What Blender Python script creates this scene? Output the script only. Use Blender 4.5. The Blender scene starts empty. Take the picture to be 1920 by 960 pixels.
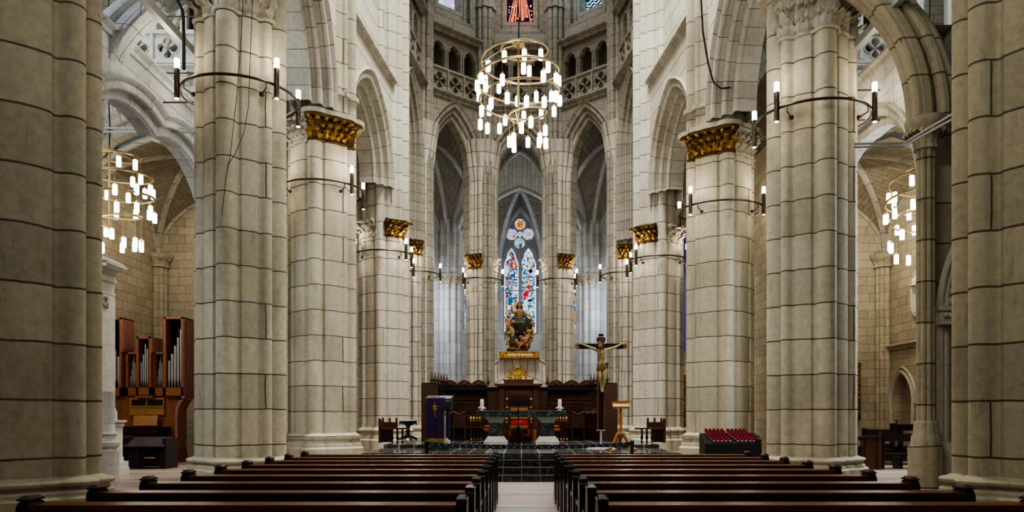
import bpy, bmesh, math, random
from math import sin, cos, pi, sqrt, atan2, radians as R
from mathutils import Vector, Matrix
random.seed(7)
SC = bpy.context.scene
COL = SC.collection
F, HX, HY, EYE = 1400.0, 978.0, 780.0, 1.6

def at(px, py, d):
    """point of the place seen at a photo pixel, d metres in front of the camera"""
    return Vector(((px - HX) * d / F, d, EYE + (HY - py) * d / F))

# ------------------------------------------------------------------ mesh builder
class MB:
    def __init__(self, M=None):
        self.v, self.f, self.uv, self.mi = [], [], [], []
        self.M = M or Matrix.Identity(4)
        self.m = 0
    def add(self, vs, fs, uvs=None):
        b = len(self.v)
        self.v.extend((self.M @ Vector(p))[:] for p in vs)
        for i, f in enumerate(fs):
            self.f.append(tuple(b + k for k in f))
            self.uv.append([uvs[k] for k in f] if uvs else None)
            self.mi.append(self.m)
    def box(self, c, s, rz=0.0, rx=0.0, taper=1.0):
        x, y, z = s[0]/2, s[1]/2, s[2]/2
        M = Matrix.Translation(c) @ Matrix.Rotation(rz, 4, 'Z') @ Matrix.Rotation(rx, 4, 'X')
        P = [(-x,-y,-z),(x,-y,-z),(x,y,-z),(-x,y,-z),(-x*taper,-y*taper,z),(x*taper,-y*taper,z),(x*taper,y*taper,z),(-x*taper,y*taper,z)]
        self.add([M @ Vector(p) for p in P], [(3,2,1,0),(4,5,6,7),(0,1,5,4),(1,2,6,5),(2,3,7,6),(3,0,4,7)])
    def b2(self, x0, x1, y0, y1, z0, z1):
        self.box(((x0+x1)/2,(y0+y1)/2,(z0+z1)/2),(abs(x1-x0),abs(y1-y0),abs(z1-z0)))
    def grid(self, rows, uv=None, closed=False):
        n, m = len(rows), len(rows[0])
        vs = [p for r in rows for p in r]
        us = [p for r in uv for p in r] if uv else None
        fs = []
        for i in range(n-1):
            for j in range(m - (0 if closed else 1)):
                k = (j+1) % m
                fs.append((i*m+j, i*m+k, (i+1)*m+k, (i+1)*m+j))
        self.add(vs, fs, us)
    def lathe(self, prof, c=(0,0,0), n=20, M=None, cap=True):
        T = Matrix.Translation(c) @ (M or Matrix.Identity(4))
        rows = [[T @ Vector((r*cos(2*pi*k/n), r*sin(2*pi*k/n), z)) for k in range(n)] for r, z in prof]
        self.grid(rows, closed=True)
        if cap:
            for row, rev in ((rows[0], True), (rows[-1], False)):
                idx = list(range(n))
                self.add(row, [tuple(reversed(idx)) if rev else tuple(idx)])
    def cyl(self, c, r, z0, z1, n=16, r2=None):
        self.lathe([(r, z0), (r if r2 is None else r2, z1)], c, n)
    def tube(self, path, r, n=8, cap=True):
        path = [Vector(p) for p in path]
        rs = r if isinstance(r, (list, tuple)) else [r]*len(path)
        t0 = (path[1]-path[0]).normalized()
        up = Vector((0,0,1)) if abs(t0.z) < .9 else Vector((1,0,0))
        nrm = t0.cross(up).normalized()
        rows = []
        for i, p in enumerate(path):
            a, b = path[max(0,i-1)], path[min(len(path)-1,i+1)]
            t = (b-a)
            if t.length < 1e-9: t = t0
            t.normalize()
            nrm = (nrm - t*nrm.dot(t))
            if nrm.length < 1e-6: nrm = t.orthogonal()
            nrm.normalize()
            bi = t.cross(nrm)
            rows.append([p + (nrm*cos(2*pi*k/n) + bi*sin(2*pi*k/n))*rs[i] for k in range(n)])
        self.grid(rows, closed=True)
        if cap:
            self.add(rows[0], [tuple(range(n-1,-1,-1))]); self.add(rows[-1], [tuple(range(n))])
    def prism(self, poly, y0, y1):
        """polygon in (x, z) pushed from y0 to y1"""
        n = len(poly)
        vs = [(x,y0,z) for x,z in poly] + [(x,y1,z) for x,z in poly]
        fs = [tuple(range(n)), tuple(range(2*n-1, n-1, -1))]
        fs += [(i, n+i, n+(i+1)%n, (i+1)%n) for i in range(n)]
        self.add(vs, fs)
    def ball(self, c, r, n=12, m=8, s=(1,1,1), rot=None):
        T = Matrix.Translation(c) @ (rot or Matrix.Identity(4))
        rows = []
        for i in range(m+1):
            t = pi*i/m
            q = max(sin(t), .02)
            rows.append([T @ Vector((r*s[0]*q*cos(2*pi*k/n), r*s[1]*q*sin(2*pi*k/n), -r*s[2]*cos(t))) for k in range(n)])
        self.grid(rows, closed=True)
    def build(self, name, mats, parent=None, kind=None, sharp=38, loc=None):
        me = bpy.data.meshes.new(name)
        me.from_pydata(self.v, [], self.f)
        if not isinstance(mats, (list, tuple)): mats = [mats]
        for m in mats: me.materials.append(m)
        lay = me.uv_layers.new(name='UVMap')
        me.update()
        buf = [0.0]*(2*len(me.loops))
        for p in me.polygons:
            u = self.uv[p.index]
            n = p.normal
            ax, ay, az = abs(n.x), abs(n.y), abs(n.z)
            for k, li in enumerate(p.loop_indices):
                if u: a, b = u[k]
                else:
                    c = me.vertices[me.loops[li].vertex_index].co
                    if az > ax and az > ay: a, b = c.x, c.y
                    elif ax > ay: a, b = c.y, c.z
                    else: a, b = c.x, c.z
                buf[2*li], buf[2*li+1] = a, b
            p.material_index = self.mi[p.index]
        lay.data.foreach_set('uv', buf)
        bm = bmesh.new(); bm.from_mesh(me)
        bmesh.ops.recalc_face_normals(bm, faces=bm.faces)
        bm.to_mesh(me); bm.free()
        me.polygons.foreach_set('use_smooth', [True]*len(me.polygons))
        me.set_sharp_from_angle(angle=R(sharp))
        o = bpy.data.objects.new(name, me)
        COL.objects.link(o)
        if parent: o.parent = parent
        if loc: o.location = loc
        if kind: o['kind'] = kind
        return o

def thing(name, label, cat, loc=(0,0,0), rz=0.0, group=None):
    o = bpy.data.objects.new(name, None)
    o.empty_display_size = .1
    COL.objects.link(o)
    o.location = loc; o.rotation_euler = (0,0,rz)
    o['label'] = label; o['category'] = cat
    if group: o['group'] = group
    return o
def tag(o, label, cat, group=None):
    o['label'] = label; o['category'] = cat
    if group: o['group'] = group
    return o
def dup(root, loc=None, rz=None, label=None):
    r = root.copy(); COL.objects.link(r)
    if loc is not None: r.location = loc
    if rz is not None: r.rotation_euler = (0,0,rz)
    if label: r['label'] = label
    for ch in list(root.children):
        c = ch.copy(); COL.objects.link(c); c.parent = r
        for g in list(ch.children):
            e = g.copy(); COL.objects.link(e); e.parent = c
    return r

# ------------------------------------------------------------------ materials
def mat(name):
    m = bpy.data.materials.new(name); m.use_nodes = True
    nt = m.node_tree
    return m, nt, nt.nodes['Principled BSDF']
def N(nt, t, **kw):
    n = nt.nodes.new(t)
    for k, v in kw.items():
        if k in n.inputs: n.inputs[k].default_value = v
        else: setattr(n, k, v)
    return n
def lk(nt, a, b): nt.links.new(a, b)

def stone(name, col, row=.9, width=1.5, joint=.045, jcol=(.105,.082,.052), var=.12, bump=.5, grime=.35, warm=(.29,.245,.16)):
    m, nt, b = mat(name)
    uv = N(nt, 'ShaderNodeUVMap')
    geo = N(nt, 'ShaderNodeNewGeometry')
    nz = N(nt, 'ShaderNodeTexNoise', Scale=1.3, Detail=2.0)
    lk(nt, geo.outputs['Position'], nz.inputs['Vector'])
    off = N(nt, 'ShaderNodeVectorMath', operation='SUBTRACT'); off.inputs[1].default_value = (.5,.5,.5)
    lk(nt, nz.outputs['Color'], off.inputs[0])
    sc = N(nt, 'ShaderNodeVectorMath', operation='SCALE'); sc.inputs['Scale'].default_value = .07
    lk(nt, off.outputs[0], sc.inputs[0])
    ad = N(nt, 'ShaderNodeVectorMath', operation='ADD')
    lk(nt, uv.outputs[0], ad.inputs[0]); lk(nt, sc.outputs[0], ad.inputs[1])
    br = N(nt, 'ShaderNodeTexBrick', Scale=1.0)
    br.offset = .43; br.offset_frequency = 2; br.squash = 1.25; br.squash_frequency = 3
    br.inputs['Brick Width'].default_value = width; br.inputs['Row Height'].default_value = row
    br.inputs['Mortar Size'].default_value = joint/2; br.inputs['Mortar Smooth'].default_value = .85
    br.inputs['Bias'].default_value = 0
    c1 = tuple(min(1, x*(1+var)) for x in col) + (1,); c2 = tuple(x*(1-var) for x in col) + (1,)
    br.inputs['Color1'].default_value = c1; br.inputs['Color2'].default_value = c2
    br.inputs['Mortar'].default_value = jcol + (1,)
    lk(nt, ad.outputs[0], br.inputs['Vector'])
    # broad warm stains and small dark grime
    n1 = N(nt, 'ShaderNodeTexNoise', Scale=.55, Detail=5.0, Roughness=.62)
    mp = N(nt, 'ShaderNodeMapping'); mp.inputs['Scale'].default_value = (1,1,.45)
    lk(nt, geo.outputs['Position'], mp.inputs[0]); lk(nt, mp.outputs[0], n1.inputs['Vector'])
    r1 = N(nt, 'ShaderNodeMapRange'); r1.inputs['From Min'].default_value = .5; r1.inputs['From Max'].default_value = .72; r1.inputs['To Max'].default_value = grime
    lk(nt, n1.outputs[0], r1.inputs[0])
    mx = N(nt, 'ShaderNodeMix', data_type='RGBA'); lk(nt, r1.outputs[0], mx.inputs[0]); lk(nt, br.outputs[0], mx.inputs[6])
    mx.inputs[7].default_value = warm + (1,)
    n2 = N(nt, 'ShaderNodeTexNoise', Scale=7.0, Detail=6.0, Roughness=.7)
    lk(nt, geo.outputs['Position'], n2.inputs['Vector'])
    r2 = N(nt, 'ShaderNodeMapRange'); r2.inputs['From Min'].default_value = .3; r2.inputs['From Max'].default_value = .75; r2.inputs['To Min'].default_value = .8; r2.inputs['To Max'].default_value = 1.1
    lk(nt, n2.outputs[0], r2.inputs[0])
    ml = N(nt, 'ShaderNodeMix', data_type='RGBA', blend_type='MULTIPLY'); ml.inputs[0].default_value = 1
    lk(nt, mx.outputs[2], ml.inputs[6]); lk(nt, r2.outputs[0], ml.inputs[7])
    n3 = N(nt, 'ShaderNodeTexNoise', Scale=2.2, Detail=7.0, Roughness=.75)
    m3 = N(nt, 'ShaderNodeMapping'); m3.inputs['Scale'].default_value = (1.6,1.6,.35); lk(nt, geo.outputs['Position'], m3.inputs[0]); lk(nt, m3.outputs[0], n3.inputs['Vector'])
    r3 = N(nt, 'ShaderNodeMapRange'); r3.inputs['From Min'].default_value = .56; r3.inputs['From Max'].default_value = .78; r3.inputs['To Min'].default_value = 1.0; r3.inputs['To Max'].default_value = 1-.75*grime
    lk(nt, n3.outputs[0], r3.inputs[0])
    m4 = N(nt, 'ShaderNodeMix', data_type='RGBA', blend_type='MULTIPLY'); m4.inputs[0].default_value = 1
    lk(nt, ml.outputs[2], m4.inputs[6]); lk(nt, r3.outputs[0], m4.inputs[7])
    lk(nt, m4.outputs[2], b.inputs['Base Color'])
    b.inputs['Roughness'].default_value = .88
    b.inputs['Specular IOR Level'].default_value = .2
    iv = N(nt, 'ShaderNodeMath', operation='MULTIPLY_ADD'); iv.inputs[1].default_value = -1.6
    lk(nt, br.outputs['Fac'], iv.inputs[0]); lk(nt, n2.outputs[0], iv.inputs[2])
    bp = N(nt, 'ShaderNodeBump', Strength=bump, Distance=.02)
    lk(nt, iv.outputs[0], bp.inputs['Height']); lk(nt, bp.outputs[0], b.inputs['Normal'])
    return m

def plain(name, col, rough=.5, metal=0.0, emis=None, es=1.0, spec=.5, noise=.0, nscale=8.0, stretch=(1,1,1), bump=0.0):
    m, nt, b = mat(name)
    b.inputs['Base Color'].default_value = col + (1,)
    b.inputs['Roughness'].default_value = rough; b.inputs['Metallic'].default_value = metal
    b.inputs['Specular IOR Level'].default_value = spec
    if emis:
        b.inputs['Emission Color'].default_value = emis + (1,); b.inputs['Emission Strength'].default_value = es
    if noise or bump:
        tc = N(nt, 'ShaderNodeTexCoord'); mp = N(nt, 'ShaderNodeMapping'); mp.inputs['Scale'].default_value = stretch
        nz = N(nt, 'ShaderNodeTexNoise', Scale=nscale, Detail=5.0, Roughness=.65)
        lk(nt, tc.outputs['Object'], mp.inputs[0]); lk(nt, mp.outputs[0], nz.inputs['Vector'])
        if noise:
            mx = N(nt, 'ShaderNodeMix', data_type='RGBA')
            mx.inputs[6].default_value = tuple(x*(1-noise) for x in col)+(1,); mx.inputs[7].default_value = tuple(min(1,x*(1+noise)) for x in col)+(1,)
            r = N(nt, 'ShaderNodeMapRange'); r.inputs[1].default_value=.3; r.inputs[2].default_value=.7
            lk(nt, nz.outputs[0], r.inputs[0]); lk(nt, r.outputs[0], mx.inputs[0]); lk(nt, mx.outputs[2], b.inputs['Base Color'])
        if bump:
            bp = N(nt, 'ShaderNodeBump', Strength=bump, Distance=.02); lk(nt, nz.outputs[0], bp.inputs['Height']); lk(nt, bp.outputs[0], b.inputs['Normal'])
    return m

def tiles(name, c1, c2, jc, w, h, j, rough=.25, coords='Object', veins=0.0, off=0.0):
    m, nt, b = mat(name)
    tc = N(nt, 'ShaderNodeTexCoord')
    br = N(nt, 'ShaderNodeTexBrick', Scale=1.0); br.offset = off
    br.inputs['Brick Width'].default_value = w; br.inputs['Row Height'].default_value = h
    br.inputs['Mortar Size'].default_value = j; br.inputs['Mortar Smooth'].default_value = .1
    br.inputs['Color1'].default_value = c1+(1,); br.inputs['Color2'].default_value = c2+(1,); br.inputs['Mortar'].default_value = jc+(1,)
    lk(nt, tc.outputs[coords], br.inputs['Vector'])
    nz = N(nt, 'ShaderNodeTexNoise', Scale=3.0, Detail=8.0, Roughness=.6, Distortion=1.2)
    lk(nt, tc.outputs['Object'], nz.inputs['Vector'])
    if veins:
        r = N(nt, 'ShaderNodeValToRGB'); e = r.color_ramp.elements
        e[0].position=.485; e[0].color=(0,0,0,1); e[1].position=.5; e[1].color=(1,1,1,1)
        k = r.color_ramp.elements.new(.515); k.color=(0,0,0,1)
        lk(nt, nz.outputs[0], r.inputs[0])
        mu = N(nt, 'ShaderNodeMath', operation='MULTIPLY'); mu.inputs[1].default_value = veins; lk(nt, r.outputs[0], mu.inputs[0])
        mx = N(nt, 'ShaderNodeMix', data_type='RGBA'); lk(nt, mu.outputs[0], mx.inputs[0]); lk(nt, br.outputs[0], mx.inputs[6]); mx.inputs[7].default_value=(.6,.65,.6,1)
        lk(nt, mx.outputs[2], b.inputs['Base Color'])
    else:
        st = N(nt, 'ShaderNodeMapping'); st.inputs['Scale'].default_value=(1.5,14,1); lk(nt, tc.outputs['Object'], st.inputs[0]); lk(nt, st.outputs[0], nz.inputs['Vector'])
        mx = N(nt, 'ShaderNodeMix', data_type='RGBA', blend_type='MULTIPLY'); mx.inputs[0].default_value=.6
        lk(nt, br.outputs[0], mx.inputs[6]); lk(nt, nz.outputs[0], mx.inputs[7]); 
        g = N(nt, 'ShaderNodeBrightContrast'); g.inputs['Bright'].default_value=.03; lk(nt, mx.outputs[2], g.inputs[0])
        lk(nt, g.outputs[0], b.inputs['Base Color'])
    b.inputs['Roughness'].default_value = rough
    return m

def glass(name, pal, scale=9.0, es=2.2, lead=.035):
    """stained glass lit by the day outside: coloured cells between dark leads"""
    m, nt, b = mat(name)
    tc = N(nt, 'ShaderNodeTexCoord')
    v1 = N(nt, 'ShaderNodeTexVoronoi', Scale=scale); v2 = N(nt, 'ShaderNodeTexVoronoi', feature='DISTANCE_TO_EDGE', Scale=scale)
    nz = N(nt, 'ShaderNodeTexNoise', Scale=1.1, Detail=1.0)
    for n in (v1, v2, nz): lk(nt, tc.outputs['Object'], n.inputs['Vector'])
    sp = N(nt, 'ShaderNodeSeparateColor'); lk(nt, v1.outputs['Color'], sp.inputs[0])
    a = N(nt, 'ShaderNodeMath', operation='MULTIPLY_ADD'); a.inputs[1].default_value=.5; lk(nt, sp.outputs[0], a.inputs[0])
    k = N(nt, 'ShaderNodeMath', operation='MULTIPLY_ADD'); k.inputs[1].default_value=1.9; k.inputs[2].default_value=-.7; lk(nt, nz.outputs[0], k.inputs[0])
    lk(nt, k.outputs[0], a.inputs[2])
    r = N(nt, 'ShaderNodeValToRGB'); r.color_ramp.interpolation = 'CONSTANT'
    els = r.color_ramp.elements
    while len(els) < len(pal): els.new(.5)
    for i, c in enumerate(pal):
        els[i].position = i/len(pal); els[i].color = c+(1,)
    lk(nt, a.outputs[0], r.inputs[0])
    st = N(nt, 'ShaderNodeMath', operation='GREATER_THAN'); st.inputs[1].default_value = lead; lk(nt, v2.outputs['Distance'], st.inputs[0])
    es_ = N(nt, 'ShaderNodeMath', operation='MULTIPLY'); es_.inputs[1].default_value = es; lk(nt, st.outputs[0], es_.inputs[0])
    lk(nt, r.outputs[0], b.inputs['Emission Color']); lk(nt, es_.outputs[0], b.inputs['Emission Strength'])
    b.inputs['Base Color'].default_value = (.012,.012,.016,1); b.inputs['Roughness'].default_value=.8; b.inputs['Specular IOR Level'].default_value=0
    return m

M = {}
M['nave'] = stone('nave_stone', (.44,.395,.285), row=.92, width=15, grime=.6, joint=.055, jcol=(.13,.105,.07))
M['pier'] = stone('pier_stone', (.55,.515,.405), row=.88, width=13, grime=.5)
M['choir'] = stone('choir_stone', (.58,.55,.465), row=.8, width=9, grime=.35)
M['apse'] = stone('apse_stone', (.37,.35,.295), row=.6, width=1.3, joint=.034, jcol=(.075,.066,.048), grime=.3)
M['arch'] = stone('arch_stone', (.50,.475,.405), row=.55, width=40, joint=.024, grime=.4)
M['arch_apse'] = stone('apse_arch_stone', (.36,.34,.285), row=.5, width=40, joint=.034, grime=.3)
M['ashlar'] = stone('ashlar_stone', (.52,.465,.355), row=.36, width=.72, joint=.018, grime=.4)
M['white_ashlar'] = stone('pale_ashlar', (.64,.63,.58), row=.46, width=.85, joint=.018, grime=.2)
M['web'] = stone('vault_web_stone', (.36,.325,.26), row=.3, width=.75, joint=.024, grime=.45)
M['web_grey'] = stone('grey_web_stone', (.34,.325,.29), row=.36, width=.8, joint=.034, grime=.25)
M['carved'] = stone('carved_stone', (.56,.52,.43), row=5, width=9, joint=.001, grime=.5, bump=.9)
M['white'] = stone('white_stone', (.72,.71,.66), row=.7, width=1.1, joint=.008, jcol=(.4,.38,.33), grime=.15)
M['cool'] = stone('cool_stone', (.56,.58,.60), row=.72, width=1.2, grime=.12, joint=.02)
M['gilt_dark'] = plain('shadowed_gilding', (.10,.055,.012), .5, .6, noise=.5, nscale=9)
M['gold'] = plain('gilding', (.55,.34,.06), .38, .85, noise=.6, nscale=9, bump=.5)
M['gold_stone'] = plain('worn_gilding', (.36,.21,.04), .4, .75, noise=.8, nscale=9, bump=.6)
M['brass'] = plain('brushed_brass', (.46,.37,.20), .35, .9)
M['bronze'] = plain('dark_bronze', (.10,.08,.055), .38, .75)
M['black'] = plain('black_iron', (.015,.015,.016), .45, .3)
M['lamp'] = plain('lit_white_glass', (1,.97,.9), .3, emis=(1,.9,.76), es=7.0)
M['lamp_c'] = plain('lit_pendant_glass', (1,.97,.9), .3, emis=(1,.93,.82), es=4.2)
M['steel'] = plain('grey_steel', (.5,.51,.5), .5, .3)
M['rod'] = plain('tie_rod_iron', (.12,.115,.10), .5, .6)
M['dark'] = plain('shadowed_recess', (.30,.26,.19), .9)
M['pew'] = plain('dark_pew_wood', (.022,.015,.011), .32, noise=.3, nscale=5, stretch=(.6,8,8))
M['pew_ledge'] = plain('pew_ledge_wood', (.17,.062,.02), .25, noise=.4, nscale=4, stretch=(.5,8,8))
M['pew_end'] = plain('pew_end_wood', (.02,.016,.014), .22, noise=.2)
M['pew_cap'] = plain('gloss_grey_pew_cap', (.085,.065,.06), .16)  # grey gloss of the post caps put into a lighter colour
M['tread'] = plain('grey_marble_tread', (.11,.115,.105), .25, noise=.3)
M['stall'] = plain('dark_walnut', (.085,.036,.017), .38, noise=.4, nscale=6, stretch=(1,1,5))
M['stall_panel'] = plain('walnut_panel', (.12,.05,.022), .36, noise=.4, nscale=6, stretch=(1,1,5))
M['stall_dark'] = plain('black_walnut', (.018,.010,.007), .45)
M['organ'] = plain('organ_wood', (.30,.11,.04), .35, noise=.3, nscale=4, stretch=(8,8,1))
M['organ_side'] = plain('pink_lit_organ_side', (.36,.17,.14), .3, noise=.25, nscale=4, stretch=(8,8,1))  # pink light on the organ's sides put into the wood colour
M['oak'] = plain('light_oak', (.34,.155,.05), .4, noise=.3, nscale=5, stretch=(6,6,1))
M['honey'] = plain('honey_wood', (.42,.20,.055), .4, noise=.3, nscale=5, stretch=(1,1,6))
M['pipe'] = plain('tin_pipe', (.62,.61,.56), .34, .8)
M['console'] = plain('console_wood', (.022,.015,.014), .3, noise=.3)
M['purple'] = plain('purple_cloth', (.048,.016,.078), .8, noise=.25, nscale=3, stretch=(4,4,.6))
M['red'] = plain('red_velvet', (.50,.012,.012), .7)
M['redglass'] = plain('red_votive_glass', (.26,.008,.025), .2, emis=(.6,.02,.05), es=.03)
M['wax'] = plain('cream_wax', (.80,.72,.55), .5)
M['flower'] = plain('white_flowers', (.85,.84,.80), .7)
M['greenmarble'] = tiles('green_marble', (.045,.06,.055), (.055,.07,.065), (.2,.22,.2), 40, 40, .0, rough=.22, veins=.5)
M['platform'] = tiles('dark_marble_tiles', (.040,.045,.042), (.075,.07,.06), (.5,.49,.45), .46, .46, .013, rough=.16, veins=.35)
M['step'] = tiles('dark_step_marble', (.02,.022,.02), (.03,.032,.03), (.30,.29,.26), .46, 40, .008, rough=.2, veins=.3)
M['stepedge'] = plain('pale_step_edge', (.22,.22,.2), .4)
M['wood_floor'] = tiles('plank_floor', (.40,.285,.23), (.54,.41,.35), (.20,.13,.09), 2.2, .14, .004, rough=.38, off=.37)
M['palefloor'] = tiles('pale_threshold', (.62,.50,.38), (.66,.54,.42), (.4,.3,.2), 1.3, .3, .003, rough=.4, off=.4)
M['flesh'] = plain('painted_flesh', (.40,.25,.10), .4, noise=.3, nscale=8)
M['corpus'] = plain('aged_ivory_paint', (.40,.33,.14), .42, noise=.35, nscale=9)
M['cloth_gold'] = plain('gilded_cloth', (.22,.13,.045), .5, .3, noise=.5, nscale=10)
M['cloth_red'] = plain('painted_red_cloth', (.22,.045,.03), .5, noise=.4)
M['cloth_green'] = plain('dark_green_robe', (.035,.045,.032), .4, noise=.4, nscale=6)
M['hair'] = plain('dark_hair', (.025,.014,.009), .6)
M['cloud'] = plain('gilded_cloud', (.33,.23,.10), .5, .2, noise=.4)
M['navy'] = plain('navy_belt', (.012,.022,.055), .6)
M['grey'] = plain('grey_mark', (.25,.27,.3), .6)
M['bluewin'] = plain('violet_glass', (.03,.03,.08), .3, emis=(.10,.09,.36), es=.3)
M['glass_a'] = glass('stained_glass_left', [(.55,.8,.95),(.08,.45,.62),(.7,.85,.95),(.02,.10,.42),(.75,.22,.03),(.06,.42,.55),(.6,.02,.03),(.5,.75,.9)], 4.2, 1.25)
M['glass_b'] = glass('stained_glass_right', [(.65,.85,.95),(.2,.6,.78),(.75,.9,.97),(.03,.15,.5),(.45,.75,.88),(.8,.45,.08),(.65,.85,.95),(.6,.02,.05)], 4.2, 1.25)
M['glass_w'] = glass('pale_tracery_glass', [(.9,.85,1),(.8,.75,.95),(.95,.9,1),(.7,.65,.9)], 8.0, .85, .05)
M['glass_t'] = glass('teal_tracery_glass', [(.5,.8,.9),(.3,.65,.75),(.8,.9,1),(.4,.75,.8)], 8.0, .8)
M['glass_s'] = glass('sun_glass', [(.9,.12,.02),(1,.3,.03),(.9,.5,.1),(.6,.05,.02)], 9.0, .8)
M['glass_red'] = glass('red_glass', [(.06,.012,.05),(.10,.015,.03),(.05,.02,.10),(.08,.01,.02)], 9.0, .6)
M['glass_violet'] = glass('violet_white_glass', [(.5,.45,.75),(.8,.8,1),(.3,.35,.7),(.9,.85,1)], 12.0, 1.6)
M['glass_teal'] = glass('deep_teal_glass', [(.015,.06,.11),(.02,.10,.15),(.01,.05,.12),(.03,.15,.2)], 9.0, .7)
M['ray'] = plain('orange_ray_glass', (.1,.02,0), .3, emis=(1,.20,.02), es=1.0)
M['wave'] = plain('white_wave_glass', (.1,.1,.1), .3, emis=(.6,.85,.95), es=1.8)
M['dot'] = plain('pale_dot_glass', (.1,.1,.1), .3, emis=(.8,.7,1), es=1.8)
M['edge_glass'] = plain('white_edge_glass', (.1,.1,.1), .3, emis=(.8,.9,1), es=1.5)
M['painting'] = plain('dark_oil_painting', (.05,.03,.02), .4, noise=.6, nscale=3)
M['plaster'] = plain('white_plaster', (.62,.62,.60), .8)

def area(name, loc, target, size, power, col=(1,1,1), sy=None):
    l = bpy.data.lights.new(name, 'AREA'); l.energy = power; l.color = col; l.size = size
    if sy: l.shape = 'RECTANGLE'; l.size_y = sy
    o = bpy.data.objects.new(name, l); COL.objects.link(o); o.location = loc
    o.rotation_euler = (Vector(target)-Vector(loc)).to_track_quat('-Z','Y').to_euler()
    return o
def point(name, loc, power, col=(1,.88,.7), r=.08):
    l = bpy.data.lights.new(name, 'POINT'); l.energy = power; l.color = col; l.shadow_soft_size = r
    o = bpy.data.objects.new(name, l); COL.objects.link(o); o.location = loc
    return o
# ------------------------------------------------------------------ architecture helpers
def polar(a, core, shafts, off=0.0):
    r = core + off; hit = 0
    for sa, c, s in shafts:
        p = (a - sa + pi) % (2*pi) - pi
        if abs(p) < pi/2:
            s2 = s + off
            q = s2*s2 - (c*sin(p))**2
            if q > 0: hit = max(hit, c*cos(p) + sqrt(q))
            elif off < .1 and s > .12:          # shallow hollow beside each shaft
                e = abs(p) - math.asin(min(1, s2/c))
                if 0 < e < .13: r = min(r, core + off - .055*sin(pi*e/.13))
    return max(r, hit)
def ring(core, shafts, off, z, n, scale=1.0):
    """a runs from the -Y direction towards +X"""
    return [Vector((sin(2*pi*k/n)*polar(2*pi*k/n, core, shafts, off)*scale, -cos(2*pi*k/n)*polar(2*pi*k/n, core, shafts, off)*scale, z)) for k in range(n)]
def drum(mb, core, shafts, prof, n=224):
    """prof: list of (z, offset)"""
    rows = [ring(core, shafts, o, z, n) for z, o in prof]
    per = [0.0]
    for k in range(n):
        a = rows[-1][k]; b = rows[-1][(k+1) % n]
        per.append(per[-1] + (b-a).length)
    rows = [r + [r[0]] for r in rows]
    uv = []; v = 0; last = None
    for i, r in enumerate(rows):
        v = prof[i][0]
        uv.append([(per[k]+6.2, v) for k in range(n+1)])
    mb.grid(rows, uv)
def leaf(mb, R0, a, z, w, h, out, curl, seed):
    rnd = random.Random(seed)
    rows = []
    w *= rnd.uniform(.85, 1.15); h *= rnd.uniform(.92, 1.08); tw = rnd.uniform(-.12, .12)
    for i in range(8):
        t = i/7
        W = w*(.55+.5*sin(pi*min(1,t*1.15)))*(1+.32*cos(t*5*pi))*(1 if t < .8 else 1-(t-.8)*3.2)
        o = .02 + out*t**1.6 + (curl*sin((t-.55)/.45*pi*.75) if t > .55 else 0)
        zz = z + h*(t if t < .82 else .82 - (t-.82)*1.1)
        row = []
        for j in range(5):
            s = (j-2)/2
            da = (s*W/2 + tw*t*w)/R0
            rr = R0 + o + .06*w*2*(1-abs(s))*(1 if j % 2 == 0 else .1) - .10*abs(s)**2*w
            row.append((sin(a+da)*rr, -cos(a+da)*rr, zz - .12*h*abs(s)**1.5))
        rows.append(row)
    mb.grid(rows)
    mb.grid([[ (p[0]*.93, p[1]*.93, p[2]-.01) for p in r] for r in rows])
def capital(core, shafts, a0, a1, z0, z1, out=.26, w=.34, seed=0, tiers=3):
    """bell, necking, leaves and abacus over an arc of a pier"""
    mb = MB()
    n = max(6, int((a1-a0)/.05))
    H = z1-z0
    prof = [(z0-.06,.02),(z0-.06,.07),(z0-.02,.09),(z0+.03,.07),(z0+.05,.02),(z0+.45*H,.05),(z0+.8*H,.5*out),(z0+.86*H,.85*out),(z0+.86*H,out+.05),(z0+.93*H,out+.07),(z0+.95*H,out+.02),(z1,out+.03),(z1,-.1)]
    rows, uv = [], []
    for z, o in prof:
        rows.append([(sin(a)*polar(a,core,shafts,o), -cos(a)*polar(a,core,shafts,o), z) for a in [a0+(a1-a0)*k/n for k in range(n+1)]])
        uv.append([(a0+(a1-a0)*k/n, z) for k in range(n+1)])
    mb.grid(rows, uv)
    for k in (0, n):
        mb.add([r[k] for r in rows]+[(rows[-1][k][0]*.8, rows[-1][k][1]*.8, z1),(rows[0][k][0]*.8, rows[0][k][1]*.8, z0-.06)], [tuple(range(len(rows)+2))])
    c = 0; mb.m = 1
    for t in range(tiers):
        hh = H*.40
        cnt = max(2, int((a1-a0)*core/w))
        for i in range(cnt):
            a = a0 + (a1-a0)*(i+.5+(.25 if t % 2 else -.2))/cnt
            if not a0 < a < a1: continue
            leaf(mb, polar(a, core, shafts), a, z0+.03+t*H*.27, w*1.15, hh, out*(.35+.30*t), out*.6, seed*97+c)
            c += 1
    return mb

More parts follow.
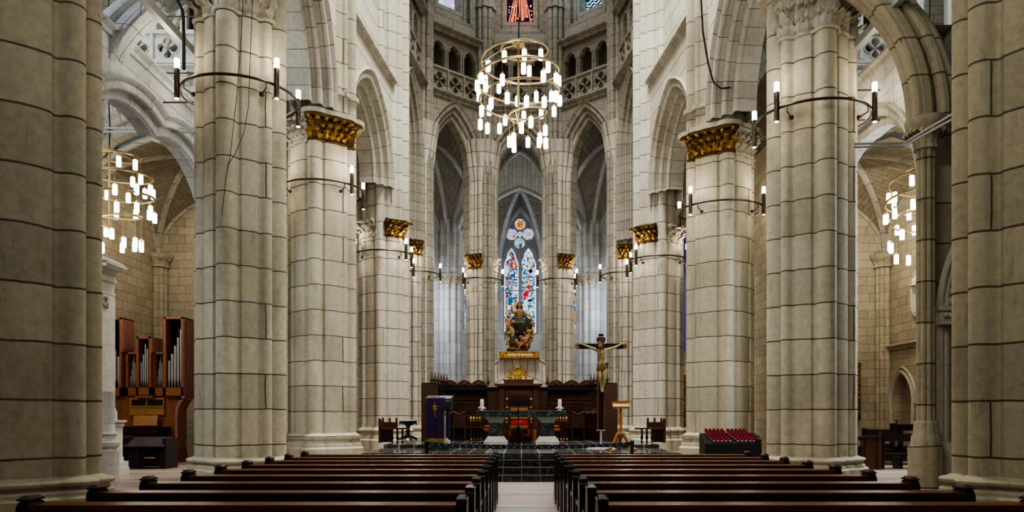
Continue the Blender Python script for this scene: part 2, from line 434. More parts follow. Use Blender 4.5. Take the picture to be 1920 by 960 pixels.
def pier(X, Y, core, shafts, label, base, ztop, caps, stone_m, n=224, kindname='stone_pier', feet=0.0, bands=(), taper=False):
    root = thing(kindname, label, 'pier', (X, Y, feet))
    zb = base
    p = [(0,.27),(zb*.45,.27),(zb*.47,.25),(zb*.52,.19),(zb*.60,.19),(zb*.62,.17),(zb*.68,.12),(zb*.74,.11),(zb*.76,.15),(zb*.80,.19),(zb*.86,.20),(zb*.91,.17),(zb*.93,.10),(zb*.96,.06),(zb,.0)]
    mb = MB(); drum(mb, core, shafts, p, n); mb.build('base', M['nave' if stone_m == 'nave' else 'pier'], root)
    mb = MB()
    prof = [(zb,0.0)]
    z = zb
    for (bz, bh, bo) in bands:
        prof += [(bz,0),(bz,bo),(bz+bh,bo),(bz+bh,0)]
    prof += [(ztop-.5,0.0),(ztop+1.8,-.62)] if taper else [(ztop,0.0)]
    drum(mb, core, shafts, prof, n); mb.build('shaft', M[stone_m], root)
    for i, (a0, a1, z0, z1, gold) in enumerate(caps):
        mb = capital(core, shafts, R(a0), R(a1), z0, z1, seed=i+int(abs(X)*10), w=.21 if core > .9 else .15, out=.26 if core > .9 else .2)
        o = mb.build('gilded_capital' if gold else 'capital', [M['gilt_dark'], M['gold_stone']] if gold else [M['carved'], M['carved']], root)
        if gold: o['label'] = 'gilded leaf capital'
    return root

def arch_pts(w, h, o, n=15):
    x0 = (h*h - w*w)/(2*w); rad = x0 + w + o
    end = math.acos(max(-1, min(1, -x0/rad)))
    L = [(x0 + rad*cos(pi + (end-pi)*i/n), rad*sin(pi + (end-pi)*i/n)) for i in range(n+1)]
    return L + [(-x, z) for x, z in reversed(L[:-1])]
class Bay:
    """frame of a wall bay: s along A->B, b towards the inside, z up"""
    def __init__(self, A, B, inside):
        self.A, self.B = Vector((A[0],A[1],0)), Vector((B[0],B[1],0))
        self.ex = (self.B-self.A); self.L = self.ex.length; self.ex.normalize()
        self.c = (self.A+self.B)/2
        self.eb = Vector((-self.ex.y, self.ex.x, 0))
        if self.eb.dot(Vector((inside[0],inside[1],0))-self.c) < 0: self.eb.negate()
        self.Mx = Matrix(((self.ex.x, self.eb.x, 0, self.c.x),(self.ex.y, self.eb.y, 0, self.c.y),(0,0,1,0),(0,0,0,1)))
    def mb(self): return MB(self.Mx)     # local coordinates (s, b, z)
TRIM = [0]
def trim(mb, m, sharp=38):
    TRIM[0] += 1
    return mb.build('trim_%d' % TRIM[0], m, kind='structure', sharp=sharp)
def wall(mb, side, m):
    return mb.build('wall_' + side, m, kind='structure')

def orders(t, n, dw, db, r):
    """moulded profile of an arch from the outer order inwards: (offset, b)"""
    P = [(n*dw+.10, t), (n*dw+.10, t+.07), (n*dw+.05, t+.12), (n*dw-.02, t+.07)]
    b = t
    for k in range(n, 0, -1):
        o = k*dw
        P.append((o-.05, b))
        P.append((o-dw*.45, b))
        ce = (o-dw*.45-r, b-r)          # roll on the arris
        for i in range(5):
            a = pi/2 + pi*.98*i/4
            P.append((ce[0]+r*cos(a)*1.15, ce[1]+r*sin(a)*1.15))
        P.append((o-dw, b-db*.55)); P.append((o-dw, b-db)); b -= db
    P.append((0, b)); P.append((0, -t))
    return P
def archivolt(bay, w, spring, h, prof, m, leg=0.0, sc=0.0, n=15, zf=None):
    mb = bay.mb()
    rows, uvs = [], []
    base = arch_pts(w, h, 0, n)
    ln = [0]
    for i in range(1, len(base)): ln.append(ln[-1] + math.dist(base[i], base[i-1]))
    u = 0
    for j, (o, b) in enumerate(prof):
        if j: u += math.dist(prof[j], prof[j-1])
        pts = [(x+sc, b, spring+z) for x, z in arch_pts(w, h, o, n)]
        uv = [(u, l) for l in ln]
        if leg:
            pts = [(pts[0][0], b, spring-leg)] + pts + [(pts[-1][0], b, spring-leg)]
            uv = [(u, -leg)] + uv + [(u, ln[-1]+leg)]
        rows.append(pts); uvs.append(uv)
    mb.grid(rows, uvs)
    return trim(mb, m)
def arch_wall(bay, w, spring, h, o, t, z1, m, side, s0=None, s1=None, sc=0.0, zleg=0.0, n=15):
    """wall around a pointed opening, front and back faces"""
    mb = bay.mb()
    s0 = -bay.L/2 if s0 is None else s0; s1 = bay.L/2 if s1 is None else s1
    for b in (t, -t):
        p = [(x+sc, spring+z) for x, z in arch_pts(w, h, o if b > 0 else 0, n)]
        rows = [[(x, b, z) for x, z in p], [(x, b, z1) for x, z in p]]
        mb.grid(rows, [[(x, z) for x, z in p], [(x, z1) for x, z in p]])
        zb = spring - zleg
        for a, c in ((s0, p[0][0]), (p[-1][0], s1)):
            if c > a + .01:
                q = [(a,zb),(c,zb),(c,z1),(a,z1)]
                mb.add([(x,b,z) for x,z in q], [(0,1,2,3)], q)
    q = [(s0,0),(s1,0),(s1,2*t),(s0,2*t)]
    mb.add([(s0,-t,z1),(s1,-t,z1),(s1,t,z1),(s0,t,z1)], [(0,1,2,3)], q)
    return wall(mb, side, m)
def string(bay, s0, s1, b, z, h=.3, out=.22, m='arch'):
    mb = bay.mb()
    pr = [(b-.05,z),(b+out*.3,z),(b+out*.45,z+h*.3),(b+out*.4,z+h*.42),(b+out,z+h*.6),(b+out,z+h*.78),(b+out*.3,z+h),(b-.05,z+h)]
    mb.grid([[(s, p, q) for p, q in pr] for s in (s0, s1)], [[(i*.1, s) for i in range(len(pr))] for s in (s0, s1)])
    return trim(mb, M[m])
def ray_poly(poly, c, a):
    dx, dz = cos(a), sin(a); best = 1e9
    for i in range(len(poly)):
        x1, z1 = poly[i]; x2, z2 = poly[(i+1) % len(poly)]
        x1 -= c[0]; x2 -= c[0]; z1 -= c[1]; z2 -= c[1]
        ex, ez = x2-x1, z2-z1
        D = dx*ez - dz*ex
        if abs(D) < 1e-12: continue
        t = (x1*ez - z1*ex)/D; u = (x1*dz - z1*dx)/D
        if t > 1e-6 and -1e-6 <= u <= 1+1e-6: best = min(best, t)
    return best if best < 1e8 else .01
def plate(mb, rect, hole, c, b0, b1, n=64):
    """flat slab with one hole; rect=(s0,s1,z0,z1), hole polygon seen from c"""
    s0, s1, z0, z1 = rect
    R4 = [(s0,z0),(s1,z0),(s1,z1),(s0,z1)]
    angs = [2*pi*k/n for k in range(n)] + [atan2(z-c[1], s-c[0]) for s, z in R4] + [atan2(z-c[1], s-c[0]) for s, z in hole]
    angs = sorted(set(round(a % (2*pi), 5) for a in angs))
    inn, out = [], []
    for a in angs:
        ri = ray_poly(hole, c, a); ro = ray_poly(R4, c, a)
        inn.append((c[0]+ri*cos(a), c[1]+ri*sin(a))); out.append((c[0]+ro*cos(a), c[1]+ro*sin(a)))
    cl = lambda L: L + [L[0]]
    I, O = cl(inn), cl(out)
    seq = [(O,b1),(O,b0),(I,b0),(I,b1)]
    mb.grid([[(x,b,z) for x,z in P] for P,b in seq], [[(x,z) if k in (1,2) else (x+.01*k,z) for x,z in P] for k,(P,b) in enumerate(seq)])
    return inn
def quatrefoil(c, d, r, n=48):
    out = []
    for k in range(n):
        a = 2*pi*k/n; q = 0
        for j in range(4):
            p = (a - j*pi/2 + pi) % (2*pi) - pi
            if abs(p) < pi/2:
                s = r*r - (d*sin(p))**2
                if s > 0: q = max(q, d*cos(p)+sqrt(s))
        out.append((c[0]+q*cos(a), c[1]+q*sin(a)))
    return out
def trefoil_opening(c, w, z0, z1, n=8):
    """tall opening with a cusped pointed head"""
    zs = z1 - w*1.5
    P = [(c-w, z0), (c+w, z0), (c+w, zs)]
    L = [(w*.98, .25*w), (w*.86,.55*w), (w*.55,.62*w),(w*.62,.85*w),(w*.5,1.15*w),(w*.2,1.4*w),(0,1.5*w)]
    P += [(c+x, zs+z) for x, z in L] + [(c-x, zs+z) for x, z in reversed(L[:-1])] + [(c-w, zs)]
    return P

def balustrade(bay, s0, s1, b, z0, z1, n, label, m, group=None):
    root = thing('stone_balustrade', label, 'balustrade', group=group)
    mb = bay.mb()
    cw = (s1-s0)/n; h = z1-z0
    for i in range(n):
        a = s0+i*cw; c = (a+cw/2, z0+h*.48)
        k = min(cw, h)*.21
        q = quatrefoil(c, k*1.12, k*.78)
        plate(mb, (a, a+cw, z0, z1), q, c, b, b-.14, 24)
        mb.tube([(x, b+.01, z) for x, z in quatrefoil(c, k*1.12, k*.95)] + [(quatrefoil(c,k*1.12,k*.95)[0][0], b+.01, quatrefoil(c,k*1.12,k*.95)[0][1])], .03, 5, cap=False)
    for i in range(n+1): mb.box((s0+i*cw, b+.02, (z0+z1)/2), (.1, .16, h))
    mb.build('panel', m, root)
    mb = bay.mb(); mb.b2(s0-.02, s1+.02, b-.18, b+.1, z1, z1+.13); mb.build('rail', m, root)
    mb = bay.mb(); mb.b2(s0-.02, s1+.02, b-.18, b+.08, z0-.12, z0); mb.build('plinth', m, root)
    return root
def triforium(bay, hw, z0, zr, z1, b, n, label, side, m, rail=True):
    """gallery: dark passage, cusped openings between shafts, quatrefoil balustrade"""
    mb = bay.mb(); cw = 2*hw/n
    for i in range(n):
        c = -hw + (i+.5)*cw
        w = cw*.37
        plate(mb, (c-cw/2, c+cw/2, z0, z1), trefoil_opening(c, w, z0+.05, z1-.25), (c, (z0+z1)/2+.3), b-.14, b-.40, 40)
        for sgn in (-1, 1):
            mb.tube([(c+sgn*(w+.07), b-.1, z0), (c+sgn*(w+.07), b-.1, z1-.25-w*1.5)], .055, 6)
        A = [(c+x, b-.1, z1-.25-w*1.5+z) for x, z in arch_pts(w+.07, w*1.5, 0, 6)]
        mb.tube(A, .055, 6)
    trim(mb, m)
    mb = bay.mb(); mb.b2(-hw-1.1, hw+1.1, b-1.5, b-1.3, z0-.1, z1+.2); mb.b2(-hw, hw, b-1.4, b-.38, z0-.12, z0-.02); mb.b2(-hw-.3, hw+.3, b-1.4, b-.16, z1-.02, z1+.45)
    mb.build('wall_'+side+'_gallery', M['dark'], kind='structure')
    if rail: balustrade(bay, -hw, hw, b, z0+.05, zr, n, label, m)

def arc3(p, q, zs, za, n=10):
    """half pointed rib from p (spring zs) to q (top za), bulging upwards"""
    out = []
    p, q = Vector(p), Vector(q)
    for i in range(n+1):
        t = i/n
        a = t*R(68)
        u = (1-cos(a))/(1-cos(R(68))); v = sin(a)/sin(R(68))
        out.append(Vector((p.x+(q.x-p.x)*u, p.y+(q.y-p.y)*u, zs+(za-zs)*v)))
    return out
def rib_vault(cs, zs, zw, zb, mweb, mrib, r=.11, skip=(), boss=None):
    """four-part vault over a quad plan: cs corners, zs spring, zw wall-arch tops, zb boss height"""
    n = len(cs)
    if boss is None: boss = (sum(c[0] for c in cs)/n, sum(c[1] for c in cs)/n)
    mb = MB(); mr = MB()
    D = [arc3((c[0],c[1],0), (boss[0],boss[1],0), zs, zb) for c in cs]
    for d in D:
        prof = d; mr.tube(prof, r, 7, cap=False)
    for i in range(n):
        if i in skip: continue
        A, B = cs[i], cs[(i+1) % n]
        mid = ((A[0]+B[0])/2, (A[1]+B[1])/2)
        for c, d in ((A, D[i]), (B, D[(i+1) % n])):
            w = arc3((c[0],c[1],0), (mid[0],mid[1],0), zs, zw[i])
            rows, uv = [], []
            v = 0
            for k in range(len(w)):
                if k: v += (d[k]-d[k-1]).length
                rows.append([w[k].lerp(d[k], j/6) for j in range(7)])
                uv.append([((w[k]-d[k]).length*j/6, v) for j in range(7)])
            mb.grid(rows, uv)
            mr.tube(w, r*.8, 6, cap=False)
    mb.ball((boss[0], boss[1], zb-.05), .3, 10, 6, (1,1,.5))
    o = mb.build('ceiling', M[mweb], kind='structure')
    trim(mr, M[mrib])
M['tracery'] = plain('grey_tracery_stone', (.34,.345,.35), .8)
# ------------------------------------------------------------------ the piers
def card(c, s, extra=()):
    return [(R(a), c, s) for a in (0,90,180,270)] + [(R(a), cc, ss) for a, cc, ss in extra]
S0 = [(R(a), 1.24, .2) for a in (-11,11,79,101,169,191,259,281)]
S1 = card(.93, .24, [(a, .92, .14) for a in (62,118,242,298)])
S2 = card(1.00, .23, [(a, .99, .12) for a in (64,116,244,296)])
S3 = card(.97, .22, [(a, .96, .13) for a in (58,122,238,302)])
S5 = [(R(45*k), .76, .17) for k in range(8)] + [(R(45*k+22.5), .76, .09) for k in range(8)]
SU = [(R(45*k), .40, .15) for k in range(8)]
P0L, P0R = (-8.6,12.5), (8.78,12.5)
P1L, P1R = (-7.23,19.2), (7.58,19.5)
P2L, P2R = (-7.21,27.0), (7.23,27.2)
P3L, P3R = (-6.45,35.0), (6.4,35.0)
P4L, P4R = (-5.75,41.0), (5.6,41.0)
P5L, P5R = (-2.36,44.0), (2.17,44.0)
Q5L, Q5R = (-4.9,50.3), (4.65,50.3)
Q4L, Q4R = (-9.5,46.0), (9.4,46.0)
Q3L, Q3R = (-11.5,38.0), (11.5,38.0)

pier(*P0L, 1.24, S0, 'massive weathered crossing pier with paired shafts, at the photo\'s left edge', .62, 20, [], 'nave')
pier(*P0R, 1.22, S0, 'massive brownish crossing pier with paired shafts, at the photo\'s right edge', .62, 20, [], 'nave')
pier(*P1L, .93, S1, 'clustered stone pier with lamp ring and leaf capital, nearest the organ', .58, 20,
     [(-75,70,11.5,12.7,False)], 'pier', bands=[(12.72,.25,.22),(13.5,.22,.1)])
pier(*P1R, .93, S1, 'clustered pier with lamp ring and carved capital, just right of the red votive lights', .58, 20,
     [(-70,75,11.2,12.4,False)], 'pier', bands=[(12.42,.25,.22),(13.6,.22,.1)])
pier(*P2L, 1.02, S2, 'round clustered pier with broad gilded capital, between organ-side pier and choir', 1.0, 33,
     [(-8,82,11.2,12.0,True),(-80,-9,11.2,12.0,False)], 'pier', bands=[(12.02,.16,.3),(12.9,.16,.10)])
pier(*P2R, 1.02, S2, 'round clustered pier with broad gilded capital, directly behind the red votive lights', 1.0, 33,
     [(-82,10,10.85,11.65,True),(11,80,10.85,11.65,False)], 'pier', bands=[(11.67,.16,.3),(12.55,.16,.10)])
pier(*P3L, .98, S3, 'pale choir pier rising behind the small round table', 1.1, 33,
     [(13,77,9.85,10.55,True),(-77,-13,9.85,10.55,False)], 'choir')
pier(*P3R, .98, S3, 'pale choir pier behind the dark bench beyond the wooden bookstand', 1.1, 33,
     [(-77,-13,9.6,10.3,True),(13,77,9.6,10.3,False)], 'choir')
def apse_pier(p, label, caps, spring):
    r = pier(p[0], p[1], .76, S5, label, 1.1, spring, caps, 'choir', taper=True)
    dx, dy = -p[0]*.10, -.45
    if abs(p[0]) > 4: dx, dy = (.40 if p[0] < 0 else -.40), -.25
    mb = MB(Matrix.Translation((dx, dy, 0))); drum(mb, .40, SU, [(1.0,-.1),(1.3,0),(25.2,0),(25.2,.06),(25.5,.06),(25.5,0),(33,0)], 128); mb.build('vaulting_shaft', M['apse'], r)
    return r
apse_pier(P4L, 'slender apse pier with small gilded capital behind the left end of the choir stalls', [(-45,28,10.3,11.0,True)], 15.7)
apse_pier(P4R, 'slender apse pier with small gilded capital behind the tall crucifix', [(-28,45,10.1,10.8,True)], 15.7)
apse_pier(P5L, 'apse pier with gilded capital just left of the stained glass window', [(-62,4,10.2,10.95,True),(48,86,10.1,10.85,False)], 15.7)
apse_pier(P5R, 'apse pier with gilded capital just right of the stained glass window', [(-4,62,10.2,10.95,True),(-86,-48,10.1,10.85,False)], 15.7)
for q, lab in ((Q5L,'cool grey ambulatory pier seen left of the central chapel'),(Q5R,'cool grey ambulatory pier seen right of the central chapel')):
    pier(q[0], q[1], .78, [(R(30*k), .80, .13) for k in range(12)], lab, 1.2, 17.5, [(-100,100,10.4,11.0,False)], 'cool', kindname='ambulatory_pier')

# ------------------------------------------------------------------ choir arcade walls, both sides
for side, p0, p1, p2, p3, p4 in (('left',P0L,P1L,P2L,P3L,P4L),('right',P0R,P1R,P2R,P3R,P4R)):
    sg = -1 if side == 'left' else 1
    # P1-P2
    b = Bay(p1, p2, (0,25))
    z = 12.25 if side == 'left' else 11.95
    w = b.L/2 - 1.0
    archivolt(b, w-.85, z, 3.3, orders(.68, 3, .30, .30, .09), M['arch'])
    arch_wall(b, w-.85, z, 3.3, .9, .68, 20, M['choir'], side)
    # P2-P3
    b = Bay(p2, p3, (0,31))
    z = 12.0 if side == 'left' else 11.7
    w = b.L/2 - 1.0
    archivolt(b, w-.75, z, 2.95, orders(.62, 3, .28, .26, .08), M['arch'])
    arch_wall(b, w-.75, z, 2.95, .84, .62, 16.6, M['choir'], side, zleg=.6)
    string(b, -b.L/2+.8, b.L/2-.8, .62, 16.6, .32, .25)
    mb = b.mb(); mb.b2(-b.L/2, b.L/2, -.6, .05, 16.9, 33); wall(mb, side, M['choir'])
    # P3-P4
    b = Bay(p3, p4, (0,38))
    archivolt(b, 1.55, 15.5, 3.0, orders(.5, 3, .22, .22, .07), M['arch_apse'], leg=4.5)
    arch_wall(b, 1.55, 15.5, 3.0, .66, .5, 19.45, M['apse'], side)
    string(b, -b.L/2, b.L/2, .5, 19.35, .35, .3, 'arch_apse')
    triforium(b, 1.75, 19.75, 21.0, 23.0, .5, 3, 'carved stone gallery balustrade in the %s oblique bay before the apse' % side, side, M['arch_apse'])
    mb = b.mb()
    for s0, s1 in ((-b.L/2,-1.75),(1.75,b.L/2)): mb.b2(s0, s1, -.4, .4, 19.6, 24.05)
    wall(mb, side, M['apse'])
    string(b, -b.L/2, b.L/2, .5, 23.15, .42, .3, 'arch_apse')
    mb = b.mb(); mb.b2(-b.L/2, b.L/2, -.6, .3, 23.5, 33); wall(mb, side, M['apse'])
    # aisle: transverse arch behind P2, vault of the aisle bay, outer wall
    o2 = (p2[0]+sg*5.0, p2[1])
    b = Bay(p2, o2, (p2[0], 0))
    archivolt(b, 1.5, 12.2, 2.7, orders(.4, 2, .26, .24, .08), M['arch'])
    arch_wall(b, 1.5, 12.2, 2.7, .52, .4, 18, M['web'], side)
    rib_vault([p2, p3, (p3[0]+sg*5,p3[1]+1), o2], 12.2, (15.5,15.5,15.5,15.5), 16.2, 'web', 'arch', .13)
    rib_vault([p1, p2, o2, (p1[0]+sg*5,25.2)], 12.2, (16.2,15.5,15.5,15.5), 16.6, 'web', 'arch', .13, skip=(3,))

# ------------------------------------------------------------------ apse
IN = (0, 36)
for side, A, B, wl in (('apse_left',P4L,P5L,None),('apse_center',P5L,P5R,None),('apse_right',P5R,P4R,None)):
    b = Bay(A, B, IN)
    w = 1.3; h = 2.75 if side != 'apse_center' else 2.5
    spring = 15.7
    archivolt(b, w, spring, h, orders(.5, 3, .24, .2, .07), M['arch_apse'], leg=5.0)
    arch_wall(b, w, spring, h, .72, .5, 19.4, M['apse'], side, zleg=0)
    string(b, -b.L/2, b.L/2, .5, 19.3, .38, .32, 'arch_apse')
    hw = b.L/2 - .62
    words = {'apse_left':'left apse bay, under the pale violet window','apse_center':'central apse bay behind the hanging spiral lights','apse_right':'right apse bay, under the teal window'}[side]
    triforium(b, hw, 19.62, 20.85, 22.75, .5, 3, 'pierced stone gallery balustrade of the ' + words, side, M['arch_apse'])
    mb = b.mb()
    for s0, s1 in ((-b.L/2,-hw),(hw,b.L/2)): mb.b2(s0, s1, -.4, .42, 19.6, 24.05)
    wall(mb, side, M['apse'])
    string(b, -b.L/2, b.L/2, .5, 22.9, .42, .32, 'arch_apse')
    # clerestory: wall with a deep splayed window over a sloping sill
    zs = 24.5; ww = .78
    mb = b.mb()
    plate(mb, (-b.L/2, b.L/2, 23.2, 33.5), [(-1.25,zs-.35),(1.25,zs-.35),(1.25,32.5),(-1.25,32.5)], (0,29), .3, -.05)
    plate(mb, (-1.25, 1.25, zs-.4, 32.6), [(-ww,zs+.35),(ww,zs+.35),(ww,32),(-ww,32)], (0,29), -.05, -.75)
    mb.add([(-1.25,.3,zs-.35),(1.25,.3,zs-.35),(ww,-.68,zs+.37),(-ww,-.68,zs+.37)], [(0,1,2,3)])
    wall(mb, side, M['apse'])
    mb = b.mb()
    for x, bb in ((-1.28,.26),(1.28,.26),(-1.0,-.02),(1.0,-.02)): mb.tube([(x,bb,zs-.35),(x,bb,32.5)], .09, 8)
    trim(mb, M['arch_apse'])
    win = b.mb(); win.b2(-ww, ww, -.74, -.70, zs+.3, 32)
    gname = {'apse_left':'glass_violet','apse_center':'glass_red','apse_right':'glass_teal'}[side]
    wo = win.build('window_%d' % {'apse_left':2,'apse_center':1,'apse_right':3}[side], M[gname], kind='structure')
    if side == 'apse_center':
        mb = b.mb(); rr = random.Random(3)
        for k in range(11):
            a = R(-30 + 60*k/10 + rr.uniform(-2,2)); top = (sin(a)*.2, 28.4); r1 = rr.uniform(1.1,1.6)
            x0, z0 = sin(a)*r1*.9, 27.2 - r1*cos(a)*1.0; 
            zb = rr.uniform(24.95, 25.5)
            xb = sin(a)*(27.2-zb)*.62
            xt = xb*.5
            mb.add([(xb-.042,-.685,zb),(xb+.042,-.685,zb+.02),(xt+.02,-.685,zb+1.5),(xt-.02,-.685,zb+1.5)], [(0,1,2,3)])
        mb.build('sunray_pane', M['ray'], wo)
        mb = b.mb()
        for k in range(26):
            mb.box((rr.uniform(-.72,.72), -.69, rr.uniform(24.9,26.3)), (.05,.02,.05), 0, 0)
        mb.build('star_pane', M['dot'], wo)
    if side == 'apse_right':
        mb = b.mb()
        for k in range(4):
            zz = 25.05+.2*k
            mb.tube([(-.72+1.44*i/16, -.69, zz+.07*sin(i*1.15+k)) for i in range(17)], .03, 5)
        mb.tube([(.35*cos(t*.3)+.1, -.69, 26.1+.3*sin(t*.3)) for t in range(15)], .05, 5)
        mb.build('wave_pane', M['wave'], wo)
# ambulatory
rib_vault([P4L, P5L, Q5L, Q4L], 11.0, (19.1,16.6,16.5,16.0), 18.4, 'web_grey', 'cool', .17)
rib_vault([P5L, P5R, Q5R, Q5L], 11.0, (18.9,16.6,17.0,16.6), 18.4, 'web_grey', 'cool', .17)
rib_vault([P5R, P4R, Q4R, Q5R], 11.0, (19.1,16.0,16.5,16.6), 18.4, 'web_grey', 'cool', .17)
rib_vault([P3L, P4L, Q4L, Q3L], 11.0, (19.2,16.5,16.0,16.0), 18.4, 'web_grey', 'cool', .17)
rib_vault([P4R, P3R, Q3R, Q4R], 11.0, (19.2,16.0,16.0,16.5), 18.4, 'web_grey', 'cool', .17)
for side, pts in (('ambulatory_left', (Q5L,Q4L,Q3L,(-11.5,32))), ('ambulatory_right', (Q5R,Q4R,Q3R,(11.5,32)))):
    for A, B in zip(pts, pts[1:]):
        b = Bay(A, B, (0,40)); mb = b.mb(); mb.b2(-b.L/2, b.L/2, -.4, 0, 0, 17.5); wall(mb, side, M['ashlar' if A != pts[0] else 'cool'])
# central chapel with three window walls
C1, C2, C3, C4 = (-4.4,50.8), (-1.75,55.0), (1.6,55.0), (4.2,50.8)
boss = (-.1, 51.6)
rib_vault([C1, C2, C3, C4], 11.2, (17.0,17.0,17.0,17.3), 17.4, 'web_grey', 'cool', .17, boss=boss)
WI = 4
for A, B, nm in ((C1,C2,'chapel_left'),(C2,C3,'chapel_center'),(C3,C4,'chapel_right')):
    b = Bay(A, B, (0,50))
    cen = nm == 'chapel_center'
    mb = b.mb()
    pw = 1.42 if cen else 1.75
    hole = [(-pw,7.6),(pw,7.6)] + [(x, 13.6+z) for x, z in reversed(arch_pts(pw, 3.1, 0, 8))]
    plate(mb, (-b.L/2, b.L/2, 0, 17.6), hole, (0, 12), 0, -.6)
    wall(mb, nm, M['cool'])
    mb = b.mb(); A_ = [(-pw,0,7.6)]+[(x,.0,13.6+z) for x,z in arch_pts(pw,3.1,.06,10)]+[(pw,0,7.6)]
    mb.tube(A_, .1, 7); trim(mb, M['cool'])
    win = b.mb(); win.b2(-pw, pw, -.62, -.56, 7.6, 16.8); win.box((0,-.5,11),(.2,.2,6.8))
    for z in (11.9, 10.9): win.b2(-pw, pw, -.54, -.48, z, z+.06)
    wo = win.build('window_%d' % WI, M['tracery'] if cen else M['cool'], kind='structure'); WI += 1
    def lancet(s0, s1, m):
        w = (s1-s0)/2; c = (s0+s1)/2
        P = [(s0,7.8),(s1,7.8),(s1,12.9),(c+w*.75,13.25),(c+w*.62,13.3),(c+w*.5,13.65),(c,14.05),(c-w*.5,13.65),(c-w*.62,13.3),(c-w*.75,13.25),(s0,12.9)]
        mb = b.mb(); mb.prism(P, -.55, -.53); mb.build('lancet_glass', m, wo); mb = b.mb(); mb.tube([(s,-.52,z) for s,z in P]+[(P[0][0],-.52,P[0][1])], .032, 5); mb.build('lancet_border', M['edge_glass'], wo)
    if cen:
        lancet(-1.24+.07, -.27+.07, M['glass_a']); lancet(.02+.05, 1.05+.05, M['glass_b'])
        for s, z, r, m in ((-.04,15.85,.40,'glass_s'),(-.67,15.12,.42,'glass_w'),(.56,15.12,.42,'glass_w'),(-.08,14.45,.40,'glass_t'),(-.05,15.12,.2,'glass_w')):
            mb = b.mb(); mb.prism([(s+r*cos(2*pi*k/24), z+r*sin(2*pi*k/24)) for k in range(24)], -.55, -.53)
            mb.build('roundel_glass', M[m], wo)
            if m == 'glass_s':
                mb = b.mb(); mb.tube([(s+(r*.82)*cos(2*pi*k/24), -.52, z+(r*.82)*sin(2*pi*k/24)) for k in range(25)], .075, 5); mb.build('roundel_border', M['glass_w'], wo)
    else:
        lancet(-1.6, -.12, M['glass_a'] if nm == 'chapel_left' else M['glass_b']); lancet(.12, 1.6, M['glass_b'] if nm == 'chapel_left' else M['glass_a'])

# low segmental screen wall in the central bay, behind the stalls
b = Bay(P5L, P5R, IN); mb = b.mb()
arc = [(-1.75+3.5*i/16, 4.55+.75*sin(pi*i/16)**.8 - .1) for i in range(17)]
rows = [[(x,.35,0) for x,z in arc],[(x,.35,z) for x,z in arc],[(x,-.3,z) for x,z in arc]]
arc_in = [(-1.75+3.5*i/16, 3.25+.75*sin(pi*i/16)**.8) for i in range(17)]
mb.grid([[(x,.35,0) for x,z in arc],[(x,.35,z) for x,z in arc_in]], [[(x,0) for x,z in arc],[(x,z) for x,z in arc_in]])
mb.grid([[(x,.35,z) for x,z in arc_in],[(x,.35,z) for x,z in arc]], [[(.3, 4*.21*0+i*.235*1.0) for i in range(17)],[(1.2, i*.235) for i in range(17)]])
mb.grid([[(x,.35,z) for x,z in arc],[(x,-.3,z) for x,z in arc]], [[(x,0) for x,z in arc],[(x,.6) for x,z in arc]])
mb.build('wall_screen', stone('screen_stone', (.62,.60,.53), row=.47, width=3, joint=.05, grime=.1), kind='structure')
mb = b.mb(); mb.tube([(x,.36,z) for x,z in arc], .07, 6); mb.tube([(x,.36,z) for x,z in arc_in], .025, 6); trim(mb, M['arch'])

